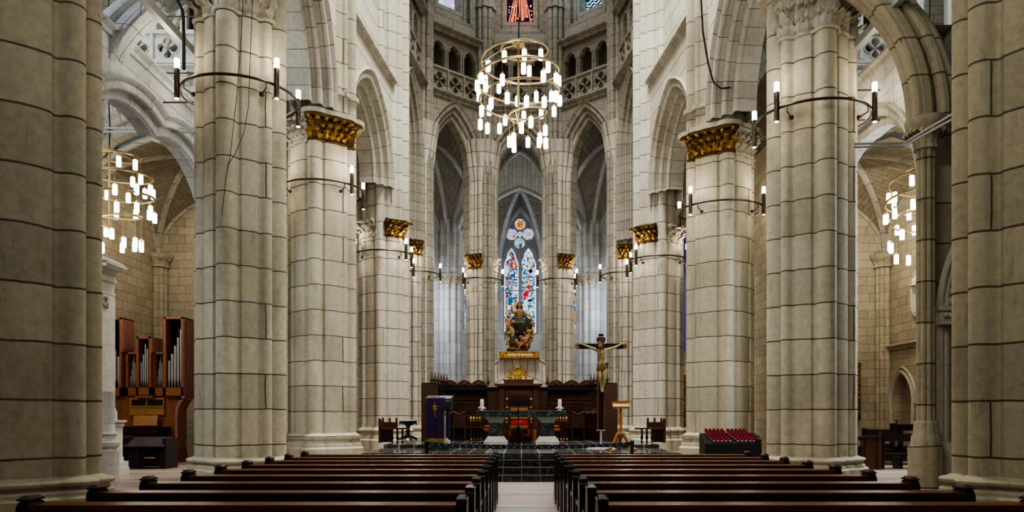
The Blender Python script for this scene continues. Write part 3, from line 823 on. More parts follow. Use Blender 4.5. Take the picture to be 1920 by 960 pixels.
# ------------------------------------------------------------------ transept chapels, left and right
for side, sg in (('left',-1),('right',1)):
    X0, X1 = sg*9.95, sg*15.6
    # arcade wall beside the aisle, flat arch under a string course
    b = Bay((X0,14.6 if sg < 0 else 17.75), (X0,25.0), (0,20))
    zt = 10.45 if sg < 0 else 10.9
    asp = 4.05 if sg < 0 else 3.0
    archivolt(b, asp, zt-3.9, 2.6, orders(.35, 2, .22, .22, .07), M['cool' if sg < 0 else 'arch'], sc=.3 if sg < 0 else 0, leg=0)
    arch_wall(b, asp, zt-3.9, 2.6, .44, .35, zt, M['cool' if sg < 0 else 'white_ashlar'], 'transept_'+side, sc=.3 if sg < 0 else 0)
    string(b, -b.L/2, b.L/2, .35, zt, .28, .2, 'cool' if sg < 0 else 'arch')
    # pier under the far end of it
    mb = MB(); drum(mb, .55, [(R(45*k), .5, .12) for k in range(8)], [(0,.15),(.8,.15),(.9,0),(zt-3.4,0),(zt-3.3,.2),(zt-2.9,.25)], 96)
    for v in range(len(mb.v)): mb.v[v] = (mb.v[v][0]+sg*9.9, mb.v[v][1]+25.1, mb.v[v][2])
    trim(mb, M['pier'])
    # end wall with the chapel arch, gallery balustrade and openings above
    b = Bay((sg*9.3,25.4), (X1+sg*.8,25.4), (sg*12,0))
    archivolt(b, 2.55, 8.2, 3.2, orders(.4, 2, .26, .24, .08), M['arch'], leg=8.2)
    arch_wall(b, 2.55, 8.2, 3.2, .52, .4, 13.1, M['white_ashlar'], 'chapel_front_'+side, zleg=8.2)
    string(b, -b.L/2, b.L/2, .4, 13.05, .3, .25, 'white')
    mb = b.mb()
    for i in range(6): mb.box((-b.L/2+.7+i*1.25, .5, 12.85), (.3,.3,.45))
    trim(mb, M['white_ashlar'])
    balustrade(b, -b.L/2, b.L/2, .42, 13.5, 14.35, 7, 'white quatrefoil gallery balustrade high above the ' + ('organ' if sg < 0 else 'coat of arms chapel'), M['white'])
    mb = b.mb()
    for i in range(8): mb.box((-b.L/2+i*b.L/7, .3, 16), (.22,.22,3.4))
    trim(mb, M['white'])
    mb = b.mb(); mb.b2(-b.L/2, b.L/2, -1.4, -1.2, 13, 18); mb.b2(-b.L/2, b.L/2, -1.3, .3, 13.0, 13.3)
    mb.build('wall_gallery_'+side, M['web'], kind='structure')
    # chapel: vault, back wall, side wall, corner shafts
    cs = [(sg*9.9,25.8),(sg*9.9,32.0),(X1,32.0),(X1,25.8)]
    rib_vault(cs, 8.3, (11.0,11.2,11.0,11.2), 11.7, 'web', 'arch', .14)
    b = Bay((sg*9.3,32), (X1,32), (sg*12,0)); mb = b.mb(); mb.b2(-b.L/2, b.L/2, -.4, 0, 0, 12); wall(mb, 'chapel_back_'+side, M['ashlar'])
    b = Bay((X1,20), (X1,32), (0,26))
    mb = b.mb()
    if sg > 0:
        for k, (c, w, s0, s1) in enumerate(((4.55,.85,3.45,6),(2.4,.85,1.3,3.45))):
            hole = [(c-w,.9),(c+w,.9)] + [(c+x, 2.2+z) for x, z in reversed(arch_pts(w, 1.15, 0, 8))]
            plate(mb, (s0, s1, 0, 4.0), hole, (c, 2.0), 0, -.5)
            mb.b2(c-w-.1, c+w+.1, -.55, -.45, .8, 3.6)
        mb.b2(-6, 1.3, -.5, 0, 0, 4.0); mb.b2(-6, 6, -.5, 0, 4.0, 12)
    else: mb.b2(-6, 6, -.5, 0, 0, 12)
    wall(mb, 'chapel_side_'+side, M['ashlar'])
    if sg > 0:
        mb = b.mb()
        for c, w in ((4.55,.85),(2.4,.85)):
            mb.tube([(c-w,.05,.9)]+[(c+x,.05,2.2+z) for x,z in arch_pts(w,1.15,.06,10)]+[(c+w,.05,.9)], .09, 7)
            mb.tube([(c-w-.16,.05,2.1)]+[(c+x,.05,2.2+z) for x,z in arch_pts(w,1.15,.24,10)]+[(c+w+.16,.05,2.1)], .06, 7)
        trim(mb, M['carved'])
        string(b, -6, 5.8, 0, 4.35, .25, .22, 'arch')
    b2 = Bay((sg*9.6,25.8), (sg*9.6,32), (sg*12,28)); mb = b2.mb(); mb.b2(-b2.L/2, b2.L/2, -.2, 0, 0, 12); wall(mb, 'chapel_inner_'+side, M['ashlar'])
    mb = MB(Matrix.Translation((X1-sg*.1, 31.9, 0)))
    drum(mb, .28, [(R(45*k), .26, .12) for k in range(8)], [(0,.2),(.9,.2),(.95,.12),(1.0,0),(7.9,0),(7.92,.08),(8.0,.05),(8.2,.12),(8.35,.22),(8.45,.24)], 96)
    for k in range(10): leaf(mb, .36, 2*pi*k/10, 7.98, .22, .4, .12, .1, k+60)
    trim(mb, M['ashlar'])
    # respond by the crossing pier with the springing of the great arch
    rx, ry = (9.08, 16.78) if sg > 0 else (-9.95, 17.4)
    if sg < 0: rx = -10.2
    mb = MB(Matrix.Translation((rx + (0 if sg > 0 else -.9), ry, 0)))
    drum(mb, .15, [(R(45*k), .14, .06) for k in range(8)], [(0,.17),(.9,.17),(.95,.12),(1.15,.1),(1.2,.06),(1.45,.05),(1.5,0),(7.55,0),(7.57,.06),(7.66,.05)], 96)
    drum(mb, .15, [(R(45*k), .14, .06) for k in range(8)], [(7.66,.04),(7.9,.08),(8.05,.2),(8.2,.24),(8.25,.24),(8.25,-.2)], 96)
    for k in range(12): leaf(mb, .2, 2*pi*k/12, 7.66, .2, .42, .16, .1, k+30)
    trim(mb, M['nave'])
    mb = MB()
    for k, (dx, dy, rr) in enumerate(((-.05,0,.24),(-.1,.3,.17),(.25,.15,.2),(.5,.05,.26),(.75,.25,.16),(.3,-.2,.14),(-.22,-.12,.10))):
        a = arc3((rx+sg*dx, ry+dy, 0), (sg*6.9+sg*dx*.8, 19.0+dy, 0), 8.2, 13.0, 16); mb.tube(a, rr, 9)
    trim(mb, M['cool' if sg < 0 else 'nave'])

# right-hand transept wall with the carved portal, beside the crossing pier
b = Bay((9.36,17.0), (14.13,17.0), (12,0)); mb = b.mb()
pc, pw = -.165, 1.75
hole = [(pc-pw,.0),(pc+pw,.0)] + [(pc+x, 4.0+z) for x, z in reversed(arch_pts(pw, 2.6, 0, 10))]
plate(mb, (-b.L/2, b.L/2, -.01, 7.3), hole, (pc, 3), 0, -.25)
mb.b2(-b.L/2+.35, b.L/2, -1.2, -.75, 0 if False else 6.6, 10); mb.b2(-b.L/2+.3, b.L/2, -.85, -.2, 7.2, 7.32)
wall(mb, 'portal', M['nave'])
mb = b.mb()
for k, (o, bb, r) in enumerate(((.34,.06,.08),(.2,.0,.10),(.02,-.1,.09),(-.14,-.2,.08),(-.30,-.3,.09))):
    p = arch_pts(pw, 2.6, o, 14)
    mb.tube([(pc+p[0][0],bb,.95)]+[(pc+x,bb,4.0+z) for x,z in p]+[(pc+p[-1][0],bb,.95)], r, 8)
for k in range(34):     # carved flowers between the rolls
    p = arch_pts(pw, 2.6, .11, 33); i = 2*k % len(p); x, z = p[i]
    mb.ball((pc+x, .03, 4.0+z), .1, 7, 5, (1,.8,1))
for k in range(22):
    for s in (-1, 1):
        mb.ball((pc+s*(pw-.06), -.02, 1.1+k*.13), .06, 6, 4, (1.1,1,1.2))
for s in (-1, 1):
    mb.box((pc+s*(pw+.02), .05, 4.02), (.9,.45,.1)); mb.box((pc+s*(pw+.02), .03, 3.86), (.8,.4,.22)); mb.box((pc+s*(pw+.02), .05, 3.7), (.86,.44,.08))
    for j in range(6): mb.ball((pc+s*(pw+.02)-.3+j*.12, .25, 3.86), .06, 7, 5)
    mb.box((pc+s*(pw+.02), 0, .35), (.86,.55,.72)); mb.box((pc+s*(pw+.02), 0, .86), (.78,.46,.3), taper=.85)
trim(mb, M['carved'])
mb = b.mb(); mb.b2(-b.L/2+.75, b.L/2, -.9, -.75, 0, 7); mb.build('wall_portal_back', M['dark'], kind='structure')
string(b, -b.L/2+.35, b.L/2, -.75, 9.2, .5, .4, 'nave')
# floors
mb = MB(); mb.b2(-19, 19, 2, 60, -.2, 0); fl = mb.build('floor', M['wood_floor'], kind='structure')
mb = MB()
for sg in (-1,1):
    mb.b2(sg*4.8, sg*10, 18.1, 18.5, 0, .004); mb.b2(sg*5.2, sg*9.2, 14.4, 14.7, 0, .004); mb.b2(sg*9.2, sg*15, 21.0, 21.5, 0, .004)
mb.b2(-.9, 1.1, 17.45, 18.05, 0, .005); mb.b2(-1.0,1.2, 13.05, 13.2, 0, .005)
mb.build('floor_inlay', M['palefloor'], kind='structure')
mb = MB()
for k in range(4):
    mb.b2(-4.15, 4.15, 18.06+k*.42, 19.9, k*.16, (k+1)*.16-.012)
mb.build('floor_step', M['step'], kind='structure')
mb = MB()
for k in range(3): mb.b2(-4.15, 4.15, 18.05+k*.42, 18.1+k*.42, (k+1)*.16-.012, (k+1)*.16)
for k in range(3): mb.b2(-4.15, 4.15, 18.1+k*.42, 18.48+k*.42, (k+1)*.16-.012, (k+1)*.16)
mb.build('floor_tread', M['tread'], kind='structure')
mb = MB(); mb.b2(-4.15, 4.15, 19.3, 22.4, .5, .64); mb.b2(-4.15,4.15,22.4,32.5,.3,.74); mb.build('floor_platform', M['platform'], kind='structure')
# ------------------------------------------------------------------ pews
PEW_W = 3.55
def make_pew(root):
    W = PEW_W
    mb = MB()
    mb.box((0,.02,.60),(W-.1,.035,.5), 0, R(-5)); mb.build('backrest', M['pew'], root)
    mb = MB(); mb.box((0,-.075,.868),(W-.1,.2,.026), 0, R(9)); mb.box((0,-.172,.866),(W-.1,.014,.05)); mb.build('book_ledge', M['pew_ledge'], root)
    mb = MB(); mb.box((0,.26,.43),(W-.1,.42,.04)); mb.box((0,.44,.38),(W-.1,.03,.08)); mb.build('seat', M['pew'], root)
    mb = MB(); mb.box((0,-.26,.17),(W-.2,.14,.05)); mb.box((0,-.1,.10),(W-.2,.03,.16)); mb.build('kneeler', M['pew'], root)
    for s in (-1, 1):
        x = s*(W/2-.03)
        mb = MB()
        # rear post with a softly rounded cap
        poly = [(-.19,0),(-.19,.865),(-.165,.905),(-.12,.925),(-.02,.925),(.03,.905),(.055,.86),(.055,0)]
        w = .085
        vs = [(x-w/2,y,z) for y,z in poly]+[(x+w/2,y,z) for y,z in poly]; n = len(poly)
        mb.add(vs, [tuple(range(n)), tuple(range(2*n-1,n-1,-1))]+[(i,n+i,n+(i+1)%n,(i+1)%n) for i in range(n)])
        mb.box((x,.27,.635),(.07,.46,.05)); mb.box((x,.485,.33),(.065,.07,.66)); mb.box((x,.2,.06),(.075,.66,.12)); mb.box((x,.25,.36),(.05,.4,.14))
        mb.build('end_panel', M['pew_end'], root)
        mb = MB(); mb.box((x,-.07,.93),(.09,.22,.016)); mb.box((x,-.07,.946),(.09,.2,.03), taper=.62); mb.build('post_cap', M['pew_cap'], root)
words = ['first','second','third','fourth','fifth','sixth','seventh','eighth','last']
proto = None
for side, x in (('left',-.45-PEW_W/2),('right',.62+PEW_W/2)):
    for k in range(9):
        lab = 'dark wooden pew %s of the aisle, %s row from the altar steps' % (side, ('front','second','third','fourth','fifth','sixth','seventh','eighth','last')[k])
        y = 13.75 - .955*k
        if proto is None:
            proto = thing('church_pew', lab, 'pew', (x,y,0), 0, 'pews in two blocks either side of the aisle'); make_pew(proto)
        else: dup(proto, (x,y,0), 0, lab)

# ------------------------------------------------------------------ lamp rings round the piers
def lamp_ring(p, rad, z, angs, label, pr):
    root = thing('lamp_ring', label, 'lamp ring', (p[0],p[1],z), 0, 'bronze lamp rings round the piers')
    mb = MB(); mb.tube([(rad*cos(2*pi*k/64), rad*sin(2*pi*k/64), 0) for k in range(65)], .035, 8, cap=False); mb.build('ring_tube', M['bronze'], root)
    for k in range(4):
        a = R(45+90*k); d = Vector((cos(a), sin(a), 0))
        mb = MB(); mb.tube([d*rad, d*rad+Vector((0,0,-.16)), d*(pr+.0)+Vector((0,0,-.24))], .016, 6)
        mb.lathe([(.06,0),(.06,.05),(.02,.09)], d*(pr-.02)+Vector((0,0,-.24)), 10, Matrix.Rotation(a,4,'Z') @ Matrix.Rotation(R(90),4,'Y')); mb.build('wall_bracket', M['bronze'], root)
    for a in angs:
        q = Vector((sin(R(a)), -cos(R(a)), 0))*(rad+.09)
        mb = MB(); mb.lathe([(.058,-.36),(.066,-.35),(.066,.36),(.058,.37)], q, 14); mb.box(q*.95, (.09,.05,.03), atan2(q.y,q.x))
        t = mb.build('lamp_tube', M['bronze'], root)
        mb = MB(); mb.lathe([(.066,.37),(.066,.60),(.055,.615)], q, 14); mb.build('glass_top', M['lamp'], t)
        mb = MB(); mb.lathe([(.05,-.375),(.05,-.361)], q, 12); mb.build('glass_foot', M['lamp'], t)
        w = Vector((p[0],p[1],z)) + q*1.10
        point('ring_lamp_light', w + Vector((0,0,.75)), 22)
        point('ring_lamp_downlight', w*1 + Vector((0,0,-.5)), 7)
A4 = (54,126,234,306)
for p, rad, z, angs, label, pr in (
    (P1L, 1.42, 9.75, A4, 'bronze lamp ring round the pier nearest the organ', 1.185),
    (P1R, 1.42, 9.3, A4, 'bronze lamp ring round the tall pier in front of the coat of arms chapel', 1.185),
    (P2L, 1.5, 9.7, A4, 'bronze lamp ring under the broad gilded capital on the organ side', 1.25),
    (P2R, 1.5, 9.05, A4, 'bronze lamp ring under the broad gilded capital behind the votive lights', 1.25),
    (P3L, 1.35, 9.1, A4, 'bronze lamp ring on the pale choir pier above the round table', 1.185),
    (P3R, 1.35, 8.85, A4, 'bronze lamp ring on the pale choir pier above the right-hand bench', 1.185),
    (P4L, 1.2, 9.35, (0,90,180,270), 'bronze lamp ring on the slender pier left of the ambulatory opening', 1.07),
    (P4R, 1.2, 9.3, (0,90,180,270), 'bronze lamp ring on the slender pier behind the crucifix', 1.07),
    (P5L, 1.2, 9.55, (-52,75,150,232), 'bronze lamp ring on the pier just left of the stained glass', 1.07),
    (P5R, 1.2, 9.5, (52,-75,210,128), 'bronze lamp ring on the pier just right of the stained glass', 1.07)):
    lamp_ring(p, rad, z, angs, label, pr)

# ------------------------------------------------------------------ spiral chandeliers
def chandelier(c, label, seed, n=46):
    """c = centre of the top hub"""
    root = thing('spiral_chandelier', label, 'chandelier', c, 0, 'brass spiral chandeliers')
    rnd = random.Random(seed)
    turns = 4.6; H = 2.55; u0 = .3
    tab = ((.3,.0),(.45,.45),(.7,.8),(1,.95),(1.5,1.2),(2,1.31),(2.5,1.34),(3,1.33),(3.5,1.24),(4,.9),(4.35,.45),(4.6,.03))
    def rz(u):
        for (a, ra), (c_, rc) in zip(tab, tab[1:]):
            if u <= c_: r = ra+(rc-ra)*(u-a)/(c_-a); break
        return r, (-.25-.64*(u-1) if u > 1 else -.25*(u-u0)/(1-u0))
    def pt(u):
        u = max(u, u0); r, z = rz(u); a = -2*pi*u
        return Vector((r*cos(a), r*sin(a), z))
    path = [pt(u0+(turns-u0)*i/240) for i in range(241)]
    mb = MB(); mb.tube(path, .034, 8); mb.build('spiral_tube', M['brass'], root)
    mb = MB(); mb.cyl((0,0,0), .035, -H-.1, .02, 10); mb.build('centre_pole', M['brass'], root)
    mb = MB(); mb.lathe([(.05,-.06),(.2,-.05),(.21,-.02),(.05,.02),(.03,.10)], (0,0,0), 16); mb.build('hub', M['brass'], root)
    mb = MB()
    for k in range(3):
        q = pt(.85+.33*k); mb.tube([(0,0,-.03), (q.x*.4,q.y*.4,q.z*.2-.03), (q.x*.8,q.y*.8,q.z*.75), q], .016, 6)
    mb.build('stay', M['brass'], root); mb = MB()
    q = pt(turns*.93); mb.tube([(0,0,-H-.05), q*.5+Vector((0,0,-H*.5)), q], .016, 6)
    mb.build('stay', M['brass'], root)
    mb = MB(); mb.tube([(0,0,.08),(.02,0,.8),(-.02,0,1.5),(0,0,14)], .02, 6); mb.build('hanging_cable', M['black'], root)
    us = [.75+3.65*((i+.5)/n)**.88 for i in range(n)]
    for i, u in enumerate(us):
        p = pt(u); L = rnd.uniform(.08,.45) if u < 3.1 else rnd.uniform(.2,.85)
        mb = MB(); mb.tube([p, p-Vector((0,0,L))], .006, 5); mb.lathe([(.02,-L+.03),(.045,-L),(.045,-L-.03)], p, 10)
        o = mb.build('pendant', M['brass'], root)
        mb = MB(); mb.lathe([(.04,-L-.03),(.074,-L-.05),(.076,-L-.34),(.068,-L-.365),(.02,-L-.37)], p, 14); mb.build('glass_shade', M['lamp_c'], o)
    c = Vector(c)
    point('chandelier_light', c + Vector((0,0,-3.6)), 150, (1,.9,.76), .5)
chandelier(at(972, 82, 24), 'large brass spiral chandelier of glowing glass cylinders before the apse', 1)
chandelier(at(205, 280, 24.4), 'brass spiral chandelier hanging above the organ', 2)
chandelier(at(1744, 305, 24.4), 'brass spiral chandelier hanging in the coat of arms chapel', 3)

# ------------------------------------------------------------------ tie rods, beams, cables
def bar(name, label, cat, pts, r, m, n=8):
    mb = MB(); mb.tube(pts, r, n); return tag(mb.build(name, m), label, cat)
for px0, px1, py, d, lab in ((150,372,137,20,'upper thin iron tie rod crossing the bright arch above the organ'),(150,372,192,20,'middle thin iron tie rod crossing the arch above the organ'),(150,372,31,20,'topmost thin iron tie rod before the gallery above the organ'),
        (1600,1800,55,20,'topmost thin iron tie rod before the gallery, coat of arms side'),(1600,1760,169,20,'upper thin iron tie rod crossing the arch, coat of arms side'),(1600,1740,225,20.5,'middle thin iron tie rod crossing the arch, coat of arms side')):
    bar('tie_rod', lab, 'tie rod', [at(px0,py,d), at(px1,py,d)], .022, M['rod'])
for k, (py, lab) in enumerate(((240,'upper of the paired steel rods above the organ chandelier'),(247,'lower of the paired steel rods above the organ chandelier'))):
    bar('tie_rod', lab, 'tie rod', [at(150,py,21), at(372,py+1,21)], .028, M['steel'])
for k, (dy, lab) in enumerate(((0,'upper of the paired bent steel rods above the coat of arms chapel'),(6,'lower of the paired bent steel rods above the coat of arms chapel'))):
    bar('tie_rod', lab, 'tie rod', [at(1600,270+dy,17.0), at(1695,268+dy,17.0), at(1790,212+dy*1.6,14.2)], .026, M['steel'])
for px, py, s, lab in ((235,0,-1,'long straight pale steel beam above the organ'),(1745,0,1,'long straight pale steel beam above the coat of arms chapel')):
    A, B = at(px,py,15.8), at(978+s*610,152,19.9)
    X = 8.55*s; A = Vector((X,15.2,11.2)); B = Vector((X,20.6,11.2))
    mb = MB(); mb.b2(X-.075, X+.075, 13.5, 21.5, 10.95, 11.15)
    mb.b2(X-.10,X+.10,20.1,20.3,10.8,10.95); tag(mb.build('steel_beam', M['steel']), lab, 'beam')
bar('hooked_pipe', 'black bent pipe hooked above the lamp ring near the organ', 'pipe', [at(328,-20,17.9), at(333,3,17.9), at(341,18,17.9), at(344,34,17.9), at(345,130,17.9)], .04, M['black'])
bar('cable', 'thin black cable hanging down the pier nearest the organ', 'cable', [at(456,-10,17.9), at(452,80,17.9), at(444,180,17.9), at(432,290,17.9), at(424,330,17.9), at(416,405,17.9)], .008, M['black'], 5)
bar('cable', 'second thin black cable joining the one on the pier nearest the organ', 'cable', [at(474,-10,17.9), at(471,60,17.9), at(466,200,17.9), at(457,250,17.9), at(440,290,17.9), at(427,310,17.9)], .008, M['black'], 5)
bar('cable', 'dark drooping cable fixed above the gilded capital on the votive side', 'cable', [at(1314,-10,25.35), at(1318,60,25.35), at(1328,120,25.35), at(1338,155,25.35), at(1352,166,25.35), at(1370,164,25.35)], .03, M['black'], 6)
# ------------------------------------------------------------------ skinned figures
def skin(joints, edges, root, sub=2):
    """one continuous body grown round connected joints; returns plain vertices and faces"""
    names = list(joints)
    me = bpy.data.meshes.new('tmp'); me.from_pydata([joints[n][0] for n in names], [(names.index(a), names.index(b)) for a, b in edges], [])
    o = bpy.data.objects.new('tmp', me); COL.objects.link(o)
    o.modifiers.new('s','SKIN'); o.modifiers['s'].branch_smoothing = .35
    if sub: m = o.modifiers.new('b','SUBSURF'); m.levels = sub
    sk = me.skin_vertices[0].data
    for i, n in enumerate(names):
        r = joints[n][1]; sk[i].radius = r if isinstance(r, tuple) else (r, r)
        sk[i].use_root = (n == root)
    dg = bpy.context.evaluated_depsgraph_get(); dg.update()
    ev = o.evaluated_get(dg); em = ev.to_mesh()
    vs = [v.co[:] for v in em.vertices]; fs = [tuple(p.vertices) for p in em.polygons]
    ev.to_mesh_clear()
    bpy.data.objects.remove(o); bpy.data.meshes.remove(me)
    return vs, fs
def fingers(mb, w, d, up, r=.008, L=.075, spread=.45):
    """five unequal bent fingers leaving a palm at w, pointing along d"""
    d = Vector(d).normalized(); up = Vector(up).normalized(); s = d.cross(up)
    mb.ball(Vector(w)+d*.03, .036, 8, 6, (1,1,1))
    for k in range(4):
        t = (k-1.5)/1.5; ln = L*(1-.16*abs(t+.15))
        b = Vector(w)+d*.055+s*t*.026
        mb.tube([b, b+d*ln*.5+s*t*.008+up*.004, b+d*ln*.85+s*t*.012-up*.015, b+d*ln-up*.032], [r*1.15,r*1.05,r*.95,r*.7], 6)
    b = Vector(w)+d*.02+s*.032
    mb.tube([b, b+s*.025+d*.02, b+s*.03+d*.05-up*.01], [r*1.3,r*1.1,r*.8], 6)
def face(mb, c, f, s=1.0):
    """nose, brow and ears on a head looking along f"""
    f = Vector(f).normalized(); side = f.cross(Vector((0,0,1))).normalized(); up = side.cross(f)
    c = Vector(c)
    mb.tube([c+f*.088*s+up*.03*s, c+f*.118*s-up*.012*s, c+f*.095*s-up*.022*s], [.010*s,.017*s,.008*s], 6)
    mb.tube([c+f*.084*s+side*.045*s+up*.035*s, c+f*.094*s+up*.03*s, c+f*.084*s-side*.045*s+up*.035*s], .010*s, 6)
    for k in (-1,1):
        mb.ball(c+f*.086*s+side*k*.032*s+up*.016*s, .012*s, 6, 5)
        mb.ball(c+side*k*.088*s, .022*s, 6, 5, (.5,1,1.5))
    mb.tube([c+f*.088*s-side*.022*s-up*.05*s, c+f*.096*s-up*.047*s, c+f*.088*s+side*.022*s-up*.05*s], .008*s, 6)

# ------------------------------------------------------------------ crucifix
cr = thing('crucifix', 'tall dark wooden crucifix with a pale carved body, standing right of the altar', 'crucifix', (0,0,0))
CX, CY = (1127-HX)*21.7/F, 21.7
def cz(py): return EYE + (HY-py)*CY/F
G = .64
mb = MB(); mb.b2(CX-.09, CX+.09, CY, CY+.07, G+.55, cz(632)); mb.build('upright', M['stall_dark'], cr)
mb = MB()
for s in (-1,1): mb.b2(CX+s*.082, CX+s*.1, CY-.012, CY+.07, G+.55, cz(655))
mb.build('upright_edging', M['oak'], cr)
mb = MB(); mb.b2(CX-.70, CX+.70, CY, CY+.07, cz(654), cz(644)); o = mb.build('crossbeam', M['stall_dark'], cr)
for s in (-1,1):
    mb = MB(); mb.b2(CX+s*.64, CX+s*.74, CY-.01, CY+.08, cz(654)-.005, cz(644)+.005); mb.b2(CX+s*.74, CX+s*.765, CY+.01, CY+.06, cz(651), cz(647)); mb.build('beam_end', M['oak'], o)
mb = MB(); mb.b2(CX-.13, CX+.12, CY-.05, CY+.02, cz(641), cz(634)); mb.prism([(CX-.13,cz(634)),(CX+.12,cz(634)),(CX+.08,cz(632)),(CX,cz(633)),(CX-.08,cz(632))], CY-.05, CY+.02); mb.build('title_board', M['stall_panel'], cr)
mb = MB(); mb.b2(CX-.07, CX+.07, CY-.01, CY+.08, cz(630.5), cz(626)); mb.build('upright_tip', M['stall_dark'], cr)
mb = MB(); mb.b2(CX-.03, CX+.03, CY+.01, CY+.06, G+.03, G+.6); mb.b2(CX-.13, CX+.13, CY-.02, CY+.09, G+.53, G+.56); mb.build('steel_stem', M['steel'], cr)
mb = MB(); mb.lathe([(.42,0),(.42,.025),(.40,.03)], (CX,CY+.02,G), 32); mb.build('base_plate', M['plaster'], cr)
fy = CY-.10
def cp(px, py, dy=0.0): return ((px-HX)*CY/F, fy+dy, cz(py))
J = {
 'pel': (cp(1128,686,.0), (.115,.085)), 'wai': (cp(1127.5,678,-.01), (.095,.075)), 'che': (cp(1128,665,-.02), (.125,.09)), 'uch': (cp(1128.5,657.5,-.01), (.135,.08)),
 'nec': (cp(1127,654.5,-.02), .05), 'chin': (cp(1124.8,651.8,-.06), (.062,.062)), 'head': (cp(1124,648.5,-.07), (.088,.088)), 'top': (cp(1124.3,646.2,-.06), .07),
 'shl': (cp(1119.5,657,.0), .06), 'ell': (cp(1106,652,.03), .044), 'wrl': (cp(1093,646.3,.05), .028), 'hal': (cp(1089.5,645.2,.05), .03),
 'shr': (cp(1137,657,.0), .06), 'elr': (cp(1151,652.5,.03), .044), 'wrr': (cp(1162.5,646.6,.05), .028), 'har': (cp(1166,645.4,.05), .03),
 'hpl': (cp(1123.5,691,.0), .085), 'knl': (cp(1124.5,709,-.09), .058), 'cal': (cp(1125,715,-.05), .05), 'anl': (cp(1127.3,729,.02), .034), 'ftl': (cp(1127.2,735.5,-.06), .03),
 'hpr': (cp(1132.5,691,.0), .085), 'knr': (cp(1132.3,709,-.09), .058), 'car': (cp(1131.6,715,-.05), .05), 'anr': (cp(1128.9,729,-.01), .034), 'ftr': (cp(1128.6,736,-.09), .03)}
E = [('pel','wai'),('wai','che'),('che','uch'),('uch','nec'),('nec','chin'),('chin','head'),('head','top'),('uch','shl'),('shl','ell'),('ell','wrl'),('wrl','hal'),('uch','shr'),('shr','elr'),('elr','wrr'),('wrr','har'),
     ('pel','hpl'),('hpl','knl'),('knl','cal'),('cal','anl'),('anl','ftl'),('pel','hpr'),('hpr','knr'),('knr','car'),('car','anr'),('anr','ftr')]
vs, fs = skin(J, E, 'pel')
mb = MB(); mb.add(vs, fs)
fingers(mb, J['hal'][0], (-1,0,.25), (0,-1,0)); fingers(mb, J['har'][0], (1,0,.25), (0,-1,0))
face(mb, Vector(J['head'][0]), (-.25,-1,-.35), .95)
for k in range(4):
    for s in (-1,1): mb.tube([cp(1128.3+s*1.5,664+k*2.6,-.105), cp(1128.3+s*5,665.5+k*2.6,-.085), cp(1128.3+s*7.4,664+k*2.6,-.03)], .008, 5)
fig = mb.build('carved_body', M['corpus'], cr); fig['label'] = 'pale carved body with drooping head and spread arms'
mb = MB()
lc = [(1128,682.5,.125,.10),(1128,686,.142,.115),(1127.5,690,.145,.12),(1127,695,.13,.115),(1126.5,698,.10,.10)]
mb.grid([[ (cp(a,b)[0]+rx*(1+.06*sin(5*t))*cos(t), fy+ry*(1+.08*sin(7*t))*sin(t), cz(b)+.02*sin(3*t)+.025*cos(t)) for t in [2*pi*k/28 for k in range(28)]] for a,b,rx,ry in lc], closed=True)
mb.tube([cp(1135,683,-.04), cp(1138.5,681,-.03), cp(1137.5,688,-.02), cp(1137,694,-.01)], [.03,.04,.03,.012], 7)
mb.build('loincloth', M['cloth_gold'], fig)
mb = MB()
mb.ball(Vector(J['head'][0])+Vector((.0,.035,.03)), .098, 12, 8, (1,1,.95))
for k in range(9):
    a = R(-20+k*27); h = Vector(J['head'][0])
    mb.tube([h+Vector((.085*cos(a),.05*sin(a)+.03,.03)), h+Vector((.10*cos(a),.06*sin(a)+.02,-.06)), h+Vector((.09*cos(a)+.01,.05*sin(a),-.15))], [.03,.026,.01], 6)
mb.tube([Vector(J['chin'][0])+Vector((-.03,-.04,0)), Vector(J['chin'][0])+Vector((-.01,-.06,-.06)), Vector(J['chin'][0])+Vector((0,-.05,-.1))], [.035,.03,.012], 7)
mb.build('hair', M['hair'], fig)
mb = MB(); h = Vector(J['head'][0])+Vector((0,.01,.045))
mb.tube([h+Vector((.102*cos(t), .1*sin(t), .012*sin(5*t))) for t in [2*pi*k/30 for k in range(31)]], .014, 6, cap=False); mb.build('thorn_crown', M['oak'], fig)

# ------------------------------------------------------------------ statue of the ascending figure above the screen
ST = 43.55
sx = (974-HX)*ST/F
def sp(px, py, dy=0.0): return ((px-HX)*ST/F, ST+dy, EYE+(HY-py)*ST/F)
sr = thing('statue_group', 'painted and gilded wooden statue of a robed figure borne up by cherubs on clouds', 'statue', (0,0,0))
J = {'pel': (sp(975,604,-.05), (.24,.2)), 'wai': (sp(974.5,597), (.18,.15)), 'che': (sp(975,588), (.22,.16)), 'uch': (sp(975,583), (.21,.14)), 'nec': (sp(974.5,578.5), .075), 'chin': (sp(974,575.5,-.04), .10), 'head': (sp(973.8,572,-.04), .135), 'top': (sp(973.8,569.6,-.01), .1),
     'shl': (sp(968,583.5), .11), 'ell': (sp(962,587.5,-.18), .08), 'wrl': (sp(959.8,578.5,-.32), .05), 'hal': (sp(959.5,575.5,-.34), .05),
     'shr': (sp(981.5,583.5), .11), 'elr': (sp(988.5,590,-.14), .08), 'wrr': (sp(995,594.5,-.28), .05), 'har': (sp(997.5,595.5,-.3), .05),
     'hpl': (sp(970.5,607,-.12), .16), 'knl': (sp(968,609,-.5), .12), 'anl': (sp(971,623,-.42), .075), 'ftl': (sp(970,625.5,-.56), .06),
     'hpr': (sp(979,607,-.12), .16), 'knr': (sp(981.5,609.5,-.48), .12), 'anr': (sp(984,624,-.36), .075), 'ftr': (sp(984.5,626.5,-.5), .06)}
